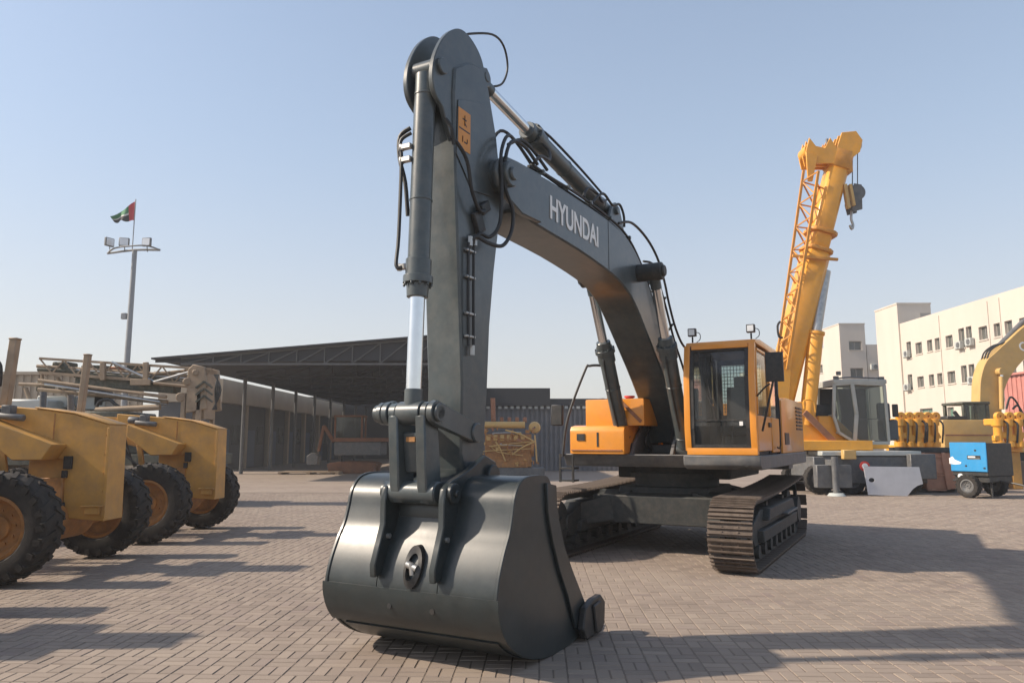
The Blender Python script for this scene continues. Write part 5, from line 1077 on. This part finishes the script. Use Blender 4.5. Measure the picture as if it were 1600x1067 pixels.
# steel plate with a hole and a curved notch
YPl = 25.2
pl = thing('steel_plate', 'pale grey steel plate with an oval hole standing on edge before the crane', 'steel plate', (P2(1395, 775, YPl).x, YPl, 0))
pts = [(1351, 729.5), (1438, 730.5), (1443, 757), (1434, 760), (1427, 765), (1422, 771), (1418, 776), (1357, 774)]
poly = [(P2(a, b, YPl).x - pl.location.x, P2(a, b, YPl).z) for a, b in pts]
zmin = min(p[1] for p in poly); poly = [(x, z - zmin) for x, z in poly]
bmp = bmesh.new()
c = ((P2(1363, 751, YPl).x - pl.location.x), P2(1363, 751, YPl).z - zmin)
hole = [(c[0] + .10 * cos(-2 * pi * i / 16), c[1] + .075 * sin(-2 * pi * i / 16)) for i in range(16)]
ov = [bmp.verts.new((x, 0, z)) for x, z in poly]; hv = [bmp.verts.new((x, 0, z)) for x, z in hole]
ed = [bmp.edges.new((ov[i], ov[(i + 1) % len(ov)])) for i in range(len(ov))] + [bmp.edges.new((hv[i], hv[(i + 1) % 16])) for i in range(16)]
bmesh.ops.triangle_fill(bmp, use_beauty=True, edges=ed)
r_ = bmesh.ops.extrude_face_region(bmp, geom=list(bmp.faces)); bmesh.ops.translate(bmp, verts=[e for e in r_['geom'] if isinstance(e, bmesh.types.BMVert)], vec=(0, .03, 0))
bmesh.ops.recalc_face_normals(bmp, faces=bmp.faces)
pme = bpy.data.meshes.new('sheet'); bmp.to_mesh(pme); bmp.free(); pme.materials.append(PLATE); po = bpy.data.objects.new('sheet', pme); col.objects.link(po); po.parent = pl
pl.rotation_euler = (radians(-4), 0, 0)
st = MB(); st.bar((.5, .06, .9), (.5, .75, .02), .06); st.bar((-.6, .06, .9), (-.6, .75, .02), .06); st.build('prop', DGREY, pl)
# rusty ribbed skip
YK = 27.0
PRIMER = mat('red_primer', (.50, .24, .15), .75, 0, .15, 4, .15, 40, .15)
sk = thing('steel_skip', 'rusty brown ribbed steel skip with black rim beside the blue generator', 'skip', (P2(1455, 770, YK).x, YK, 0))
def kx(px): return P2(px, 740, YK).x
def kz(py): return P2(1455, py, YK).z
MB().prism([(kx(1430), kz(704)), (kx(1500), kz(704)), (kx(1500), .12), (kx(1447), .12)], YK, YK + 1.4).build('shell', PRIMER, sk, .01)
MB().bx(kx(1424), kx(1502), YK - .06, YK + 1.5, kz(707), kz(699)).build('rim', BLACK, sk, .01)
for px in (1446, 1477): MB().bar((kx(px - 3), YK - .04, kz(707)), (kx(px + 2), YK - .04, .1), .12, .09).build('rib', PRIMER, sk, .008)
for py in (712, 737, 741, 764): MB().bx(kx(1447), kx(1476), YK - .05, YK - .002, kz(py + 2.5), kz(py)).build('rib', PRIMER, sk, .006)
for px in (1452, 1492): MB().bx(kx(px), kx(px) + .12, YK + .1, YK + 1.3, 0, .12).build('skid', DGREY, sk, .006)
reloc(None, sk)
# yellow hydraulic spreaders (cylinder clusters)
def cluster(px, pw, Y, label):
    r = thing('hydraulic_unit', label, 'hydraulic unit', (P2(px, 740, Y).x, Y, 0), 0, 'yellow hydraulic units')
    X = r.location.x; s_ = Y / F
    z0 = P2(px, 700, Y).z; z1 = P2(px, 646, Y).z
    MB().bx(X - pw * s_ * .5, X + pw * s_ * .5, Y - .2, Y + .5, z0 - .15, z0 + .12).build('base_beam', CYEL, r, .02)
    MB().bx(X - pw * s_ * .42, X + pw * s_ * .40, Y - .1, Y + .4, z1 - .45, z1 - .20).build('top_beam', CYEL, r, .02)
    for k in range(3):
        x = X + pw * s_ * (-.34 + .33 * k); c = MB(); c.cyl((x, Y - .3, z0), (x, Y - .3, z1 - .25), .16, n=16); c.cyl((x, Y - .3, z1 - .5), (x, Y - .3, z1 - .22), .21, n=16); c.cyl((x, Y - .3, z0 + .05), (x, Y - .3, z0 + .25), .21, n=16); c.build('ram', CYEL, r, .01)
        MB().lathe([(.04, -.1), (.17, -.1), (.17, .1), (.04, .1)], (x + .08, Y - .32, z1 - .12), (0, 1, 0), 16).build('lug', CYEL, r, .01)
        MB().tube([(x + .2, Y - .4, z1 - .3), (x + .27, Y - .5, (z0 + z1) / 2 + .2), (x + .22, Y - .45, z0 + .2)], .035, 8, 4).build('hose', HOSE, r)
    for k in range(4): x = X + pw * s_ * (-.45 + .28 * k); MB().box((x, Y - .35, z0 + .38 + .1 * (k % 2)), (.22, .2, .22), rot=Matrix.Rotation(.4 * k, 3, 'Y')).build('valve_block', CYEL, r, .02)
    for k in (-1, 1): MB().bx(X + k * pw * s_ * .3 - .18, X + k * pw * s_ * .3 + .18, Y - .1, Y + .4, 0, z0 - .15).build('leg', GYEL, r, .02)
    for c in r.children: c.matrix_parent_inverse = Matrix.Translation(r.location).inverted()
cluster(1417, 40, 29.5, 'cluster of yellow hydraulic rams standing just right of the crane cab')
cluster(1446, 36, 30.2, 'yellow hydraulic ram cluster behind the rusty skip')
cluster(1573, 46, 29.0, 'yellow hydraulic ram cluster behind the blue generator at right')
# second excavator, sand-yellow
Y2 = 33.0
e2 = thing('yellow_excavator', 'sand yellow crawler excavator with arched boom at the right edge', 'excavator', (P2(1545, 740, Y2).x, Y2, 0))
def Q(px, py, d=0.): p = at_y(px, py, Y2); return Vector((p.x, Y2 + d, p.z))
outer = [(1524, 668), (1524, 620), (1526, 590), (1534, 566), (1548, 552), (1572, 530), (1600, 506), (1660, 470), (1720, 450)]
inn_ = [(1720, 478), (1660, 506), (1600, 556), (1578, 580), (1566, 600), (1560, 625), (1556, 668)]
bpoly = smooth_poly(outer, 3) + smooth_poly(inn_, 3)
b2m = MB().prism([(Q(*p).x, Q(*p).z) for p in bpoly], Y2 - .32, Y2 + .32).build('boom', CATY, e2, .02, smooth=30)
a = Q(1592, 541, -.33); c1, c2 = Q(1586, 547), Q(1612, 527); ang = atan2((c2 - c1).z, (c2 - c1).x); dX = Vector((cos(ang), 0, sin(ang))); dZ = Vector((-sin(ang), 0, cos(ang))); ctr = Q(1599, 537, -.326)
lettering('CAT', .95, .42, basis(dX, dZ, Vector((0, -1, 0)), ctr), WHITE, b2m, .02)
cyl_ = MB(); cyl_.cyl(Q(1554, 640, -.5), Q(1553, 590, -.5), .10); cyl_.build('boom_cylinder', CATY, e2); MB().cyl(Q(1556, 628, -.5), Q(1553, 583, -.5), .07).build('cylinder_rod', CHROME, e2); MB().cyl(Q(1553, 582, -.62), Q(1553, 582, .62), .16, n=20).build('pin_boss', CATY, e2)
MB().cyl(Q(1562, 540, 0), Q(1600, 502, 0), .13, n=16).build('arm_cylinder', DGREY, e2); MB().cyl(Q(1600, 502, 0), Q(1680, 440, 0), .10, n=16).build('arm_cylinder_rod', CHROME, e2)
for k in range(3): MB().tube([Q(1537, 568 + k, -.2 + k * .2), Q(1541, 552, -.2 + k * .2), Q(1553, 541, -.2 + k * .2), Q(1566, 536, -.2 + k * .2)], .035, 6, 4).build('hose', HOSE, e2)
for p_ in ([(1556, 640), (1562, 622), (1572, 630), (1580, 650), (1585, 680)], [(1566, 640), (1574, 635), (1584, 655), (1590, 690)]): MB().tube([Q(*t, -.7) for t in p_], .045, 6, 4).build('hose', HOSE, e2)
body = MB(); a, b = Q(1452, 702), Q(1535, 657); body.bx(a.x, b.x, Y2 - 1.2, Y2 + 1.4, a.z, b.z); body.build('engine_house', CATY, e2, .08, seg=2)
a, b = Q(1452, 681), Q(1530, 679); MB().bx(a.x, b.x, Y2 - 1.23, Y2 - 1.201, a.z, b.z).build('panel_seam', RUST, e2, smooth=0)
a, b = Q(1528, 706), Q(1600, 690); MB().bx(a.x, b.x, Y2 - 1.2, Y2 + 1.4, a.z, b.z).build('deck', CATY, e2, .03)
a, b = Q(1460, 657), Q(1490, 651); MB().bx(a.x, b.x, Y2 - 1.0, Y2 + 1.2, a.z, b.z).build('hood_cover', BLACK, e2, .03)
MB().bar(Q(1478, 652, -.9), Q(1472, 644, -.9), .12).build('exhaust_pipe', BLACK, e2)
cbm = MB(); a, b = Q(1492, 657), Q(1526, 633)
for x in (a.x, b.x):
    for d in (-.7, .7): cbm.bar((x, Y2 + d, a.z), (x, Y2 + d, b.z), .14)
cbm.bx(a.x - .1, b.x + .1, Y2 - .8, Y2 + .8, b.z, b.z + .12); cbm.bx((a.x + b.x) / 2 - .06, (a.x + b.x) / 2 + .06, Y2 - .76, Y2 - .64, a.z, b.z); c2_ = cbm.build('cab', OLIVE, e2, .03)
MB().bx(a.x, b.x, Y2 - .72, Y2 - .70, a.z, b.z).build('cab_window', GLASSK, c2_, smooth=0)
for d0 in (-1.5, .9):
    q = [Q(1440, 738), Q(1450, 748), Q(1615, 748), Q(1625, 738), Q(1618, 715), Q(1447, 715)]; zb = min(p.z for p in q)
    MB().prism(smooth_poly([(p.x, p.z - zb) for p in q], 3, True), Y2 + d0, Y2 + d0 + .6).build('track', TRACK, e2, .02)
a, b = Q(1480, 715), Q(1590, 704); MB().bx(a.x, b.x, Y2 - .9, Y2 + .9, .5, b.z).build('undercarriage', UNDER, e2, .03)
reloc(None, e2)

# ------------------------------------------------------------------ dusty air
hm, hn, hl, hb0 = new_mat('dusty_air'); hn.remove(hb0)
pv = hn.new('ShaderNodeVolumePrincipled'); pv.inputs['Density'].default_value = .0012; pv.inputs['Color'].default_value = (.93, .94, .96, 1); pv.inputs['Anisotropy'].default_value = .2
hl.new(pv.outputs[0], hn['Material Output'].inputs['Volume'])
hz_o = MB().bx(-470, 470, -170, 720, -1.1, 17.0).build('haze', hm, smooth=0); hz_o['kind'] = 'stuff'
